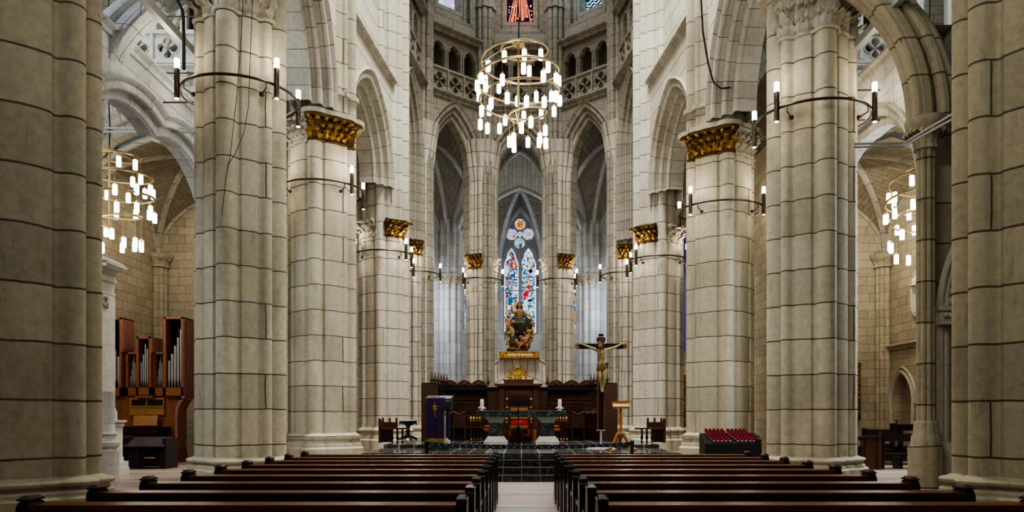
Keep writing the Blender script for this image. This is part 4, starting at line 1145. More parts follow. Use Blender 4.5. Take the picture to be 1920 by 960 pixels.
E = [('pel','wai'),('wai','che'),('che','uch'),('uch','nec'),('nec','chin'),('chin','head'),('head','top'),('uch','shl'),('shl','ell'),('ell','wrl'),('wrl','hal'),('uch','shr'),('shr','elr'),('elr','wrr'),('wrr','har'),('pel','hpl'),('hpl','knl'),('knl','anl'),('anl','ftl'),('pel','hpr'),('hpr','knr'),('knr','anr'),('anr','ftr')]
vs, fs = skin(J, E, 'pel'); mb = MB(); mb.add(vs, fs)
fingers(mb, J['hal'][0], (-.2,-.3,1), (0,-1,0), .014, .12); fingers(mb, J['har'][0], (1,-.2,-.1), (0,0,1), .014, .12)
face(mb, J['head'][0], (-.1,-1,.15), 1.45)
figo = mb.build('robed_figure', M['flesh'], sr); figo['label'] = 'seated robed figure with spread arms'
STP = 0
def robe(rows, m, nm, folds=9, amp=.05, par=figo):
    mb = MB()
    R_ = []
    for (px, py, rx, ry, dy) in rows:
        c = sp(px,py,dy)
        R_.append([(c[0]+rx*(1+amp*sin(folds*t+py*.35))*cos(t), c[1]+ry*(1+amp*sin(folds*t+1+py*.2))*sin(t), c[2]+.02*sin(4*t)) for t in [2*pi*k/44 for k in range(44)]])
    mb.grid(R_, closed=True)
    return mb.build(nm, m, par)
robe([(975,580,.12,.1,0),(975,583,.25,.18,0),(975,589,.27,.2,-.02),(974.5,597,.22,.19,-.02),(975,603,.30,.26,-.05)], M['cloth_gold'], 'bodice', 7, .05)
robe([(974.5,597.5,.24,.21,-.05),(974,602,.42,.36,-.16),(975,608,.50,.48,-.24),(976,616,.44,.44,-.26),(977,622,.40,.38,-.24),(977.5,627,.42,.36,-.22)], M['cloth_green'], 'skirt', 9, .09)
mb = MB()
for k in range(7):
    mb.tube([sp(983+k*1.2,592+k*1.5,-.1), sp(988+k*1.3,599+k*2.2,-.22-.02*k), sp(992-k*.4,608+k*2.4,-.3), sp(989-k*.8,618+k*1.6,-.26)], [.07,.1,.09,.04], 7)
for k in range(5):
    mb.tube([sp(967-k*.8,589+k*2,-.1), sp(963-k*.8,597+k*2.5,-.25), sp(960+k*.5,606+k*2.6,-.26)], [.06,.09,.04], 7)
mb.build('mantle', M['cloth_green'], figo)
mb = MB()
for k in range(6):
    mb.tube([sp(984+k*1.1,604+k*3,-.42), sp(986+k*.4,612+k*2.4,-.5), sp(983,620+k*1.5,-.46)], [.05,.06,.03], 6)
mb.build('mantle_lining', M['cloth_gold'], figo)
mb = MB(); h = Vector(J['head'][0]); mb.ball(h+Vector((0,.06,.03)), .15, 12, 8, (1,1,1.05))
for k in range(7):
    a = R(-10+k*33); mb.tube([h+Vector((.13*cos(a),.1*sin(a)+.05,0)), h+Vector((.16*cos(a),.12*sin(a)+.05,-.16)), h+Vector((.18*cos(a),.1*sin(a)+.06,-.32))], [.05,.05,.02], 6)
mb.build('hair', M['hair'], figo)
def cherub(c, s, lean, arm, name, lab, cloth=None, m='flesh'):
    """small winged child; c pelvis, s scale, lean sideways"""
    c = Vector(c)
    def q(x,y,z): return tuple(c+Vector((x+lean*z,y,z))*s)
    J = {'pel': (q(0,0,0),.13*s), 'che': (q(0,0,.28),.14*s), 'nec': (q(0,-.01,.42),.06*s), 'head': (q(0,-.05,.56),.125*s), 'top': (q(0,-.03,.64),.09*s),
         'shl': (q(-.15,0,.36),.065*s), 'ell': (q(-.28,-.08,.36+arm*.15),.05*s), 'hal': (q(-.36,-.18,.40+arm*.3),.035*s),
         'shr': (q(.15,0,.36),.065*s), 'elr': (q(.28,-.1,.30-arm*.1),.05*s), 'har': (q(.38,-.18,.24),.035*s),
         'hpl': (q(-.09,-.03,-.06),.10*s), 'knl': (q(-.16,-.25,-.14),.075*s), 'ftl': (q(-.20,-.2,-.42),.045*s),
         'hpr': (q(.09,-.03,-.06),.10*s), 'knr': (q(.2,-.22,-.22),.075*s), 'ftr': (q(.32,-.08,-.42),.045*s)}
    E = [('pel','che'),('che','nec'),('nec','head'),('head','top'),('che','shl'),('shl','ell'),('ell','hal'),('che','shr'),('shr','elr'),('elr','har'),('pel','hpl'),('hpl','knl'),('knl','ftl'),('pel','hpr'),('hpr','knr'),('knr','ftr')]
    vs, fs = skin(J, E, 'pel', 1); mb = MB(); mb.add(vs, fs)
    face(mb, J['head'][0], (lean*.3,-1,.1), 1.3*s)
    o = mb.build(name, M[m], sr); o['label'] = lab
    mb = MB()
    for k in (-1,1):
        for j in range(5):
            mb.tube([q(k*.08,.1,.34), q(k*(.2+.03*j),.16,.46-.06*j), q(k*(.36-.01*j),.2,.5-.16*j)], [.03*s,.055*s,.015*s], 6)
    mb.build('wing', M['cloud'], o)
    if cloth:
        mb = MB(); mb.grid([[ (c.x+s*(r*cos(t)*(1+.1*sin(6*t))+lean*z), c.y+s*(-.05+r*.9*sin(t)), c.z+s*z) for t in [2*pi*k/20 for k in range(20)]] for r,z in ((.12,.14),(.19,.05),(.24,-.1),(.22,-.22))], closed=True); mb.build('drapery', M[cloth], o)
    mb = MB(); mb.ball(Vector(J['head'][0])+Vector((0,.03*s,.03*s)), .14*s, 10, 7, (1,1,.95)); mb.build('hair', M['oak'], o)
cherub(sp(961,632,-.3), 1.35, .12, .3, 'angel', 'larger kneeling angel at the lower left', 'cloth_green')
cherub(sp(985,642,-.42), 1.0, .5, .5, 'angel', 'reclining cherub in red drapery at the lower right', 'cloth_red')
cherub(sp(956,608,-.1), .75, -.2, .6, 'angel', 'small cherub beside the robed figure\'s raised hand')
cherub(sp(994,614,-.15), .75, .1, .2, 'angel', 'small cherub under the robed figure\'s lowered hand')
mb = MB(); rr = random.Random(5)
for k in range(46):
    t = rr.uniform(0,1); py = 622+29*t; w = 20-7*t
    c = sp(974+rr.uniform(-w,w), py, rr.uniform(-.35,.25)); mb.ball(c, rr.uniform(.16,.27), 9, 6, (1.25,1,.8))
mb.build('cloud_base', M['cloud'], sr)
mb = MB()
for k in range(9): mb.tube([sp(951.5+k*1.7,658.4,-.3), sp(953+k*1.6,655,-.42), sp(957+k*1.4,651.5,-.36)], [.06,.07,.03], 6)
for k in range(6): mb.ball(sp(968+k*4,656.4,-.38), .10, 8, 6)
mb.build('gilded_foot', M['cloth_gold'], sr)
# gilded pedestal with illegible raised lettering
pd = thing('statue_pedestal', 'long gilded pedestal with raised pale lettering under the statue', 'pedestal', (0,0,0))
a, b_ = sp(937,672.5), sp(1011,660.5)
mb = MB(); mb.b2(a[0], b_[0], ST-.5, ST+.55, a[2], b_[2]-.04); mb.b2(a[0]-.03, b_[0]+.03, ST-.53, ST+.58, b_[2]-.05, b_[2]); mb.build('plinth', M['gold_stone'], pd)
mb = MB()
for k in range(24):
    x = sp(952+k*1.95,0)[0]; mb.b2(x, x+(.035 if k%3 else .02), ST-.525, ST-.5, sp(0,669)[2], sp(0,664.3)[2])
    if k%2: mb.b2(x, x+.05, ST-.52, ST-.5, sp(0,665+(k%3))[2]-.02, sp(0,665+(k%3))[2])
mb.build('lettering', M['wax'], pd)
mb = MB()
for k in range(30):
    mb.ball(sp(938.5+rr.uniform(0,9), rr.uniform(662.5,671), -.5), .035, 6, 4)
mb.build('carved_ornament', M['gold_stone'], pd); mb = MB()
for k in range(30):
    mb.ball(sp(1000+rr.uniform(0,9), rr.uniform(662.5,671), -.5), .035, 6, 4)
mb.build('carved_ornament', M['gold_stone'], pd)
# ------------------------------------------------------------------ altar, choir stalls, furniture on the platform
P0_, P1_ = .64, .74        # lower and upper platform levels
AD = 23.5
al = thing('altar', 'green marble altar table on two flared pedestals, centre of the platform', 'altar', (0,0,0))
def ax(px, d=AD): return (px-HX)*d/F
def zz(py, d): return EYE+(HY-py)*d/F
zt, zb = zz(769.5,AD), zz(782,AD)
mb = MB(); mb.b2(ax(892), ax(1061), AD, AD+.95, zb, zt-.02); mb.build('table_slab', M['greenmarble'], al)
mb = MB(); mb.b2(ax(891.5), ax(1061.5), AD-.01, AD+.96, zt-.02, zt); mb.build('slab_edge', M['stepedge'], al)
for c in (929, 1027):
    x = ax(c); w1 = ax(c+21)-x; w2 = ax(c+13)-x; w3=ax(c+22.5)-x
    z = [P1_, zz(828,AD), zz(818,AD), zz(793,AD), zz(784,AD), zb]
    mb = MB(); mb.box((x,AD+.48,(z[2]+z[3])/2),(2*w2,.5,z[3]-z[2]+.04)); leg = mb.build('pedestal', M['greenmarble'], al)
    mb = MB(); mb.b2(x-w3,x+w3,AD+.1,AD+.86,z[0],z[0]+.05); mb.box((x,AD+.48,(z[0]+.05+z[2])/2),(2*w3,.74,z[2]-z[0]-.05), taper=.66); mb.build('flared_foot', M['white'], leg)
    mb = MB()
    mb.grid([[(x+sx*(w2+(w1-w2)*t**1.6)*1.0, AD+.48+sy*(.25+.15*t**1.6), z[3]+(zb-z[3])*t) for sx,sy in ((-1,-1),(1,-1),(1,1),(-1,1))] for t in [k/6 for k in range(7)]], closed=True)
    mb.build('flared_cap', M['white'], leg)
# candles standing on the altar
for px, lab in ((903,'thick cream candle in white flowers, left end of the altar'),(1050,'thick cream candle in white flowers, right end of the altar')):
    c = thing('altar_candle', lab, 'candle', (ax(px), AD+.2, zt), 0, 'altar candles')
    mb = MB(); mb.lathe([(.055,.03),(.058,.05),(.058,.34),(.045,.36),(.01,.35)], n=16); mb.build('candle', M['wax'], c)
    mb = MB(); mb.lathe([(.07,0),(.075,.015),(.04,.03)], n=16)
    rr = random.Random(px)
    for k in range(14):
        a = k*2.4; r = .07+.02*(k%2)
        for j in range(4): mb.ball((r*cos(a)+.022*cos(j*1.57+a), r*sin(a)+.022*sin(j*1.57+a), .06+.05*((k*37)%10)/10), .02, 6, 4, (1,1,.7))
    mb.build('flower_holder', M['flower'], c)
# choir stalls
SD = 28.0
def baluster(mb, x, y, z0, z1, r=.025):
    h = z1-z0; mb.lathe([(r*.8,0),(r*.8,.08*h),(r*.4,.14*h),(r*1.1,.35*h),(r*.5,.6*h),(r*.9,.75*h),(r*.5,.85*h),(r*.9,h)], (x,y,z0), 8)
def stall_bank(root, x0, x1, y, z, top, seats, flip):
    """panelled back, canopy with scalloped crest, seats divided by curved arms"""
    mb = MB(); mb.b2(x0, x1, y, y+.08, z, top-.06); mb.b2(x0-.28, x1+.28, y+.085, y+.12, z, top-.05); mb.build('back_panel', M['stall'], root)
    mb = MB(); mb.b2(x0-.03, x1+.03, y-.38, y+.1, top-.14, top); mb.b2(x0-.03,x1+.03,y-.42,y+.1,top,top+.04); mb.build('canopy', M['stall_dark'], root)
    cw = (x1-x0)/seats
    mb = MB()
    for k in range(seats):
        c = x0+(k+.5)*cw; P = [(c-cw*.5,top+.04)]+[(c+cw*.5*cos(pi-pi*i/14), top+.05+.15*sin(pi*i/14)**1.3+(.02 if 5<i<9 else 0)) for i in range(15)]+[(c+cw*.5,top+.04)]
        mb.prism(P, y-.40, y-.33)
        mb.tube([(p[0],y-.41,p[1]) for p in P[1:-1]], .022, 6)
        mb.ball((c,y-.41,top+.11), .06, 8, 6, (1.3,.4,1))
    mb.build('scalloped_crest', M['stall_panel'], root)
    for k in range(seats):
        c = x0+(k+.5)*cw
        mb = MB()
        for (za, zb_) in ((z+1.3, top-.5),(z+.55,z+1.12)):
            w = cw*.40
            mb.b2(c-w,c+w,y-.02,y,za,zb_)
            for s in (-1,1): mb.b2(c+s*w-.02,c+s*w+.02,y-.05,y,za,zb_)
            mb.b2(c-w,c+w,y-.05,y,za-.02,za+.02); mb.b2(c-w,c+w,y-.05,y,zb_-.02,zb_+.02)
        mb.build('panel', M['stall_panel'], root)
        mb = MB()
        for j in range(5): baluster(mb, c-cw*.32+j*cw*.16, y-.09, top-.46, top-.22, .03)
        mb.b2(c-cw*.42,c+cw*.42,y-.12,y-.05,top-.22,top-.19); mb.b2(c-cw*.42,c+cw*.42,y-.12,y-.05,top-.49,top-.46)
        mb.build('baluster_row', M['stall_panel'], root)
        mb = MB(); mb.b2(c-cw*.42,c+cw*.42,y-.5,y-.03,z+.46,z+.5); mb.build('seat', M['stall_panel'], root)
    for k in range(seats+1):
        xx = x0+k*cw
        mb = MB(); mb.b2(xx-.035,xx+.035,y-.55,y,z,z+.95)
        mb.tube([(xx,y-.02,z+1.1),(xx,y-.25,z+.98),(xx,y-.5,z+.97),(xx,y-.6,z+.93),(xx,y-.57,z+.87)], .045, 8)
        baluster(mb, xx, y-.5, z+.6, z+.93, .04)
        mb.build('seat_divider', M['stall'], root)
topz = zz(724,SD)
sl = thing('choir_stall', 'dark carved walnut choir stall bank, left of the central throne', 'choir stall', (0,0,0))
stall_bank(sl, ax(833,SD), ax(912,SD), SD, P1_, topz-.02, 3, 1)
srt = thing('choir_stall', 'dark carved walnut choir stall bank, behind the crucifix', 'choir stall', (0,0,0))
stall_bank(srt, ax(1028,SD), ax(1112,SD), SD, P1_, topz-.02, 3, -1)
def finials(root, pts):
    for p in pts:
        mb = MB(); mb.lathe([(.05,0),(.03,.03),(.06,.08),(.065,.14),(.03,.2),(.035,.22),(.01,.3),(.02,.32),(.005,.38)], p, 10); mb.build('finial', M['stall'], root)
def wing(root, xa, ya, xb, yb, top, n):
    """side bank of the stalls running back towards the throne wall"""
    b = Bay((xa,ya),(xb,yb),(0,ya))
    L = b.L
    mb = b.mb(); mb.b2(-L/2,L/2,-.08,0,P1_,top-.05); mb.build('back_panel', M['stall'], root)
    mb = b.mb(); mb.b2(-L/2,L/2,-.1,.34,top-.12,top); mb.build('canopy', M['stall_dark'], root)
    mb = b.mb(); mb.b2(-L/2-.04,-L/2+.04,-.1,.5,P1_,top-.05); mb.build('end_panel', M['stall'], root)
    mb = b.mb()
    for k in range(n):
        c = -L/2+(k+.5)*L/n
        mb.b2(c-L/n*.4,c+L/n*.4,0,.03,P1_+1.25,top-.45)
        for j in range(4): baluster(mb, c-.2+j*.13, .08, top-.42, top-.2, .03)
    mb.build('panel', M['stall_panel'], root)
    for k in range(n+1):
        c = -L/2+k*L/n
        mb = b.mb(); mb.b2(c-.035,c+.035,0,.55,P1_,P1_+.95); mb.tube([(c,.02,P1_+1.1),(c,.25,P1_+.98),(c,.5,P1_+.97),(c,.6,P1_+.92)], .045, 8); baluster(mb,c,.5,P1_+.6,P1_+.93,.04); mb.build('seat_divider', M['stall'], root)
    mb = b.mb(); mb.b2(-L/2,L/2,0,.5,P1_+.44,P1_+.5); mb.build('seat', M['stall_panel'], root)
    finials(root, [b.Mx @ Vector((-L/2+.05+k*(L-.1)/5, .25, top)) for k in range(6)])
wl = thing('choir_stall', 'dark walnut side bank of choir stalls behind the purple draped lectern', 'choir stall', (0,0,0))
wing(wl, ax(796,25.6), 25.6, ax(827,27.1), 27.1, 2.74, 3)
wr = thing('choir_stall', 'dark walnut side bank of choir stalls behind the open wooden bookstand', 'choir stall', (0,0,0))
wing(wr, ax(1152,25.6), 25.6, ax(1119,27.1), 27.1, 2.74, 3)
finials(sl, [(ax(833,SD),SD-.3,topz+.02),(ax(916,SD),SD-.3,topz+.02)]); finials(srt, [(ax(1026,SD),SD-.3,topz+.02),(ax(1112,SD),SD-.3,topz+.02)])
# front seats with brass ornaments, one bank each side
for side, xa, xb, lab in ((-1, 849, 905, 'low row of stall seats with brass ornaments, between lectern and altar'),(1, 1058, 1096, 'low row of stall seats with brass ornaments, between altar and crucifix')):
    FD = 25.9
    fs_ = thing('stall_desk', lab, 'stall desk', (0,0,0))
    x0, x1 = ax(xa,FD), ax(xb,FD)
    mb = MB(); mb.b2(x0,x1,FD+.45,FD+.52,P1_,zz(757,FD)); mb.b2(x0-.03,x1+.03,FD+.38,FD+.56,zz(757,FD),zz(755,FD)); mb.build('back_panel', M['stall'], fs_)
    n = 4
    mb = MB()
    for k in range(12): baluster(mb, x0+.06+k*(x1-x0-.12)/11, FD+.40, zz(772,FD), zz(758,FD), .032)
    mb.build('baluster_row', M['stall_panel'], fs_)
    mb = MB(); mb.b2(x0,x1,FD,FD+.45,zz(801,FD)-.03,zz(801,FD)); mb.build('seat', M['stall_panel'], fs_)
    e0, e1 = (x0, x0+.45) if side < 0 else (x1-.45, x1)
    mb = MB(); mb.b2(e0,e1,FD-.02,FD+.05,zz(801,FD),zz(776,FD)); mb.b2(e0,e0+.05,FD-.04,FD+.4,P1_,zz(776,FD)); mb.b2(e1-.05,e1,FD-.04,FD+.4,P1_,zz(776,FD))
    mb.tube([(e0,FD-.02,zz(772,FD)),((e0+e1)/2,FD-.02,zz(777,FD)),(e1,FD-.02,zz(772,FD))], .035, 7)
    mb.build('end_panel', M['stall'], fs_)
    for k in range(4):
        s_ = 1 if side < 0 else -1
        xk = (x0+.62+k*.10) if side < 0 else (x1-.62-k*.10)
        yk = FD+.05+k*.08
        mb = MB(); mb.lathe([(.03,0),(.045,.04),(.02,.07),(.05,.11),(.045,.15),(.02,.19)], (xk,yk,zz(791,FD)), 10); mb.lathe([(.045,0),(.05,.03),(.02,.07)], (xk+.02,yk,P1_+.02), 10); mb.build('brass_ornament', M['gold'], fs_)
        mb = MB(); mb.b2(xk-.025,xk+.025,yk-.02,yk+.3,P1_,zz(791,FD)); mb.build('seat_divider', M['stall'], fs_)
# central throne screen with crest
th = thing('throne_screen', 'tall carved walnut throne back with gilded crest, in the middle of the stalls', 'throne', (0,0,0))
TD = 27.6
x0, x1 = ax(932,TD), ax(1013,TD)
mb = MB(); mb.b2(x0,x1,TD,TD+.1,P1_,zz(724,TD))
for a_, c_ in ((914,933),(1012,1026)): mb.b2(ax(a_,TD),ax(c_,TD),TD+.0,TD+.08,P1_,zz(727,TD)); mb.b2(ax(a_,TD),ax(c_,TD),TD-.2,TD+.1,zz(728,TD),zz(726,TD)); mb.b2(ax(a_+4,TD),ax(c_-4,TD),TD-.03,TD,zz(775,TD),zz(735,TD))
mb.build('back_panel', M['stall'], th)
mb = MB(); mb.b2(x0-.08,x1+.08,TD-.3,TD+.15,zz(724,TD),zz(720,TD)); mb.b2(ax(945,TD),ax(1000,TD),TD-.2,TD+.12,zz(720,TD),zz(713.5,TD)); mb.b2(ax(944,TD),ax(1001,TD),TD-.23,TD+.14,zz(713.5,TD),zz(712,TD)); mb.build('cornice', M['stall_panel'], th)
mb = MB()
for s in (-1,1):
    c = ax(972.5+s*32,TD); mb.b2(c-.09,c+.09,TD-.08,TD,P1_,zz(724,TD))
mb.b2(ax(948,TD),ax(997,TD),TD-.03,TD,zz(766,TD),zz(730,TD)); mb.b2(ax(953,TD),ax(992,TD),TD-.05,TD,zz(746,TD),zz(733,TD))
mb.build('panel', M['stall_panel'], th)
mb = MB()
for k in range(9): baluster(mb, ax(954+k*4.6,TD), TD-.08, zz(747,TD), zz(740,TD), .03)
mb.build('baluster_row', M['stall_panel'], th)
mb = MB(); rr = random.Random(9)
mb.lathe([(.12,-.03),(.15,0),(.13,.04)], (ax(971.5,TD),TD-.12,zz(704,TD)), 20, Matrix.Rotation(R(90),4,'X') @ Matrix.Scale(1.35,4,(0,1,0)))
cp0 = Vector((ax(971.5,TD),TD-.1,zz(704,TD)))
for s in (-1,1):
    for k in range(7):
        a = R(100-k*22); r = .2+.03*(k%2)
        p = cp0+Vector((s*r*cos(a)*1.25,0,r*sin(a)*1.2)); mb.ball(p,.042,8,6,(1,.7,1.3)); mb.tube([p,p+Vector((s*.06,-.03,.06)),p+Vector((s*.12,0,.0))],[.022,.028,.01],6)
    mb.tube([cp0+Vector((s*.15,0,-.16)), cp0+Vector((s*.33,0,-.14)), cp0+Vector((s*.46,0,-.17)), cp0+Vector((s*.52,0,-.13))], [.04,.05,.03,.012], 7)
cr_ = mb.build('gilded_crest', M['gold'], th); cr_['label'] = 'gilded scrolled crest'
mb = MB(); mb.lathe([(.1,-.05),(.11,-.045),(.07,-.06)], cp0, 18, Matrix.Rotation(R(90),4,'X') @ Matrix.Scale(1.3,4,(0,1,0))); mb.build('dark_boss', M['oak'], cr_)
# presider's chair
CD = 25.2
ch = thing('throne_chair', 'wooden throne chair with red cushion, black back panel and gilt knobs, behind the altar', 'chair', (0,0,0))
mb = MB(); mb.b2(ax(950,CD),ax(996,CD),CD+.55,CD+.62,zz(761,CD),zz(749,CD)); mb.build('backrest', M['black'], ch)
mb = MB(); mb.b2(ax(957,CD),ax(990,CD),CD,CD+.6,zz(803,CD),zz(797,CD)); mb.build('seat', M['honey'], ch)
mb = MB(); mb.box((ax(974,CD),CD+.28,zz(792,CD)),(.56,.5,.13),0,0,.9); mb.ball((ax(974,CD),CD+.28,zz(792,CD)),.3,14,8,(1.0,.85,.26)); c_ = mb.build('cushion', M['red'], ch); c_['label']='red cushion'
for s in (-1,1):
    x = ax(973+s*23,CD)
    mb = MB(); mb.b2(x-.035,x+.035,CD+.5,CD+.58,P1_,zz(748,CD)); mb.b2(x-.03,x+.03,CD,CD+.06,P1_,zz(787,CD)); mb.b2(x-.03,x+.03,CD,CD+.55,zz(788,CD),zz(785,CD)); mb.build('post', M['stall'], ch)
    mb = MB()
    for py in (748,764,786,792): mb.ball((x, CD-.02 if py>780 else CD+.5, zz(py,CD)), .045, 10, 7)
    mb.build('gilt_knob', M['gold'], ch)
mb = MB(); mb.b2(ax(957,CD),ax(990,CD),CD+.5,CD+.54,zz(770,CD),zz(764,CD)); mb.b2(ax(957,CD),ax(990,CD),CD+.5,CD+.54,zz(785,CD),zz(778,CD)); mb.build('back_rail', M['honey'], ch)
mb = MB(); mb.b2(ax(946,CD),ax(1006,CD),CD+.62,CD+.68,P1_,zz(806,CD)); 
for k in range(4): mb.b2(ax(950+k*17,CD),ax(953+k*17,CD),CD+.58,CD+.62,P1_,zz(806,CD))
mb.build('lower_panel', M['honey'], ch)
fsn = thing('footstool', 'low red velvet footstool before the throne chair', 'footstool', (ax(974,24.7),24.75,P1_))
mb = MB(); mb.b2(-.37,.37,-.12,.12,.17,.23); mb.build('top', M['red'], fsn)
mb = MB(); mb.b2(-.35,.35,-.1,.1,0,.17); mb.build('box', plain('dark_red_cloth',(.10,.012,.014),.8), fsn)
for px, lab in ((916,'small red cushioned stool left of the altar pedestal'),(1040.5,'small red cushioned stool right of the altar pedestal')):
    st = thing('stool', lab, 'stool', (ax(px,25.5),25.5,P1_))
    mb = MB(); mb.ball((0,0,.50),.17,12,7,(1,1,.28)); mb.build('cushion', M['red'], st)
    mb = MB(); mb.b2(-.16,.16,-.16,.16,.36,.45); mb.build('seat', M['honey'], st)
    for sx_ in (-1,1):
        for sy_ in (-1,1):
            mb = MB(); mb.b2(sx_*.14-.02,sx_*.14+.02,sy_*.14-.02,sy_*.14+.02,0,.37); mb.build('leg', M['stall_dark'], st)
# iron stand in front of the altar
ir = thing('iron_stand', 'slim black iron stand with forked foot before the altar', 'stand', (ax(971.5,23.1),23.1,P1_))
mb = MB(); mb.cyl((0,0,0),.018,.2,1.42,8); mb.build('pole', M['black'], ir)
mb = MB()
for s in (-1,1): mb.tube([(0,0,.55),(s*.05,0,.42),(s*.13,0,.28),(s*.11,-.02,.14),(s*.19,-.04,0)],[.03,.05,.06,.045,.03],8)
mb.tube([(0,0,.4),(0,.12,.2),(0,.2,0)],[.03,.05,.03],8); mb.ball((0,0,.5),.05,10,7); mb.build('foot', M['black'], ir)
mb = MB(); mb.tube([(0,0,1.42),(-.06,-.05,1.5),(-.09,-.08,1.56)],.008,5); mb.box((0,-.02,1.2),(.12,.03,.02)); mb.build('microphone_arm', M['black'], ir)
# purple draped lectern
LD = 21.0
le = thing('lectern', 'marble lectern draped in purple cloth with gold emblem, left of the altar', 'lectern', (0,0,0))
def lx(px): return (px-HX)*LD/F
mb = MB(); mb.b2(lx(800),lx(842),LD-.05,LD+.75,P0_,P0_+.14); mb.build('marble_base', M['greenmarble'], le)
mb = MB(); mb.b2(lx(806),lx(840),LD+.05,LD+.7,P0_+.14,P0_+.27); mb.b2(lx(812),lx(836),LD+.15,LD+.6,P0_+.25,1.75); mb.b2(lx(808),lx(840),LD+.1,LD+.7,1.68,1.86); mb.build('white_pillar', M['white'], le)
mb = MB(); mb.box((lx(821.5),LD+.38,zz(755,LD)+.02),(lx(846)-lx(797),.75,.30),0,R(8)); mb.build('reading_desk', M['greenmarble'], le)
mb = MB(); rows = []
x0, x1 = lx(800), lx(833.5)
for i in range(14):
    t = i/13; z = zz(747,LD) - t*(zz(747,LD)-(P0_+.33))
    rows.append([(x0+(x1-x0)*k/24, LD-.09-.015*sin(k*.9)*min(1,t*2)-.02*t*sin(k*.35+1), z) for k in range(25)])
top = [[(x0+(x1-x0)*k/24, LD+.3, zz(746,LD)+.03) for k in range(25)]]
mb.grid(top+rows); cl = mb.build('purple_drape', M['purple'], le)
mb = MB(); rows2 = [[(x0+(x1-x0)*k/24, LD-.10-.01*sin(k*2.5), z) for k in range(25)] for z in (P0_+.34, P0_+.24)]; mb.grid(rows2); mb.build('gold_fringe', plain('gold_fringe',(.45,.27,.03),.6,.2,noise=.4,nscale=40), cl)
mb = MB(); c = lx(817); z = lambda py: zz(py,LD)
mb.tube([(c-.02,LD-.125,z(754)),(c,LD-.125,z(765)),(c-.01,LD-.125,z(775)),(c+.02,LD-.125,z(784))],[.012,.02,.014,.008],6)
mb.tube([(c-.07,LD-.125,z(762.5)),(c+.09,LD-.125,z(762))],.012,6); mb.tube([(c-.06,LD-.125,z(769)),(c,LD-.125,z(766)),(c+.05,LD-.125,z(768))],.01,6); mb.ball((c-.02,LD-.12,z(767)),.045,8,6,(1,.3,1))
mb.build('gold_emblem', M['gold'], cl)
mb = MB(); mb.grid([[(lx(836)+.03*k, LD+.08+.02*sin(k*2), zz(758,LD)-t*.95) for k in range(5)] for t in (0,.25,.5,.75,1)]); mb.build('side_drape', M['purple'], le)
mb = MB(); mb.tube([(lx(818),LD+.3,zz(747,LD)),(lx(822),LD+.25,zz(741,LD)),(lx(825),LD+.2,zz(736,LD))],.008,5); mb.build('microphone', M['black'], le)
# wooden bookstand
BD = 20.9
bs = thing('bookstand', 'honey coloured wooden bookstand with turned column and clawed feet, right of the crucifix', 'bookstand', ((1164-HX)*BD/F,BD,P0_))
hz = lambda py: zz(py,BD)-P0_
mb = MB(); mb.box((0,0,hz(759)),(.46,.22,.04),0,R(38)); mb.box((0,-.1,hz(765)),(.46,.06,.03)); mb.b2(-.24,.24,.05,.10,hz(754),hz(752)); mb.box((0,.04,hz(758)),(.44,.04,.16)); mb.build('desk', M['honey'], bs)
mb = MB(); mb.lathe([(.05,hz(822)),(.075,hz(818)),(.09,hz(813)),(.05,hz(808)),(.06,hz(804)),(.035,hz(800)),(.05,hz(794)),(.045,hz(780)),(.035,hz(768)),(.05,hz(764))],n=14); mb.build('column', M['honey'], bs)
for a in (200,340,90):
    d = Vector((cos(R(a)),sin(R(a)),0))
    mb = MB(); mb.tube([Vector((0,0,hz(812))),d*.1+Vector((0,0,hz(815))),d*.22+Vector((0,0,.20)),d*.3+Vector((0,0,.08)),d*.4+Vector((0,0,.035))],[.05,.06,.05,.04,.04],8); mb.ball(d*.42+Vector((0,0,.035)),.05,8,6,(1.2,1,.7)); mb.build('leg', M['honey'], bs)
# retractable belt barrier
bb = thing('belt_barrier', 'navy belt barrier stretched between two dark posts before the altar', 'barrier', (0,0,0))
KD = 17.7
pA, pB = ((800-HX)*KD/F), ((1185-HX)*KD/F)
for x in (pA,pB):
    mb = MB(); mb.cyl((x,KD,0),.04,.02,1.0,12); mb.lathe([(.045,.9),(.05,.91),(.05,1.0),(.03,1.02)],(x,KD,0),12); mb.lathe([(.17,0),(.17,.02),(.05,.04)],(x,KD,0),20); mb.build('post', M['navy'] if x>0 else M['black'], bb)
mb = MB(); S_ = lambda t: .955-.10*(4*t*(1-t))**.8
mb.grid([[(pA+(pB-pA)*k/30,KD,S_(k/30)+dz) for k in range(31)] for dz in (-.035,.035)]); bel = mb.build('belt', M['navy'], bb)
mb = MB()
for k in range(29): 
    t = (k+.8)/30; x = pA+(pB-pA)*t; mb.b2(x-.022,x+.022,KD-.006,KD-.002,S_(t)-.015,S_(t)+.015)
mb.build('belt_mark', M['grey'], bel)
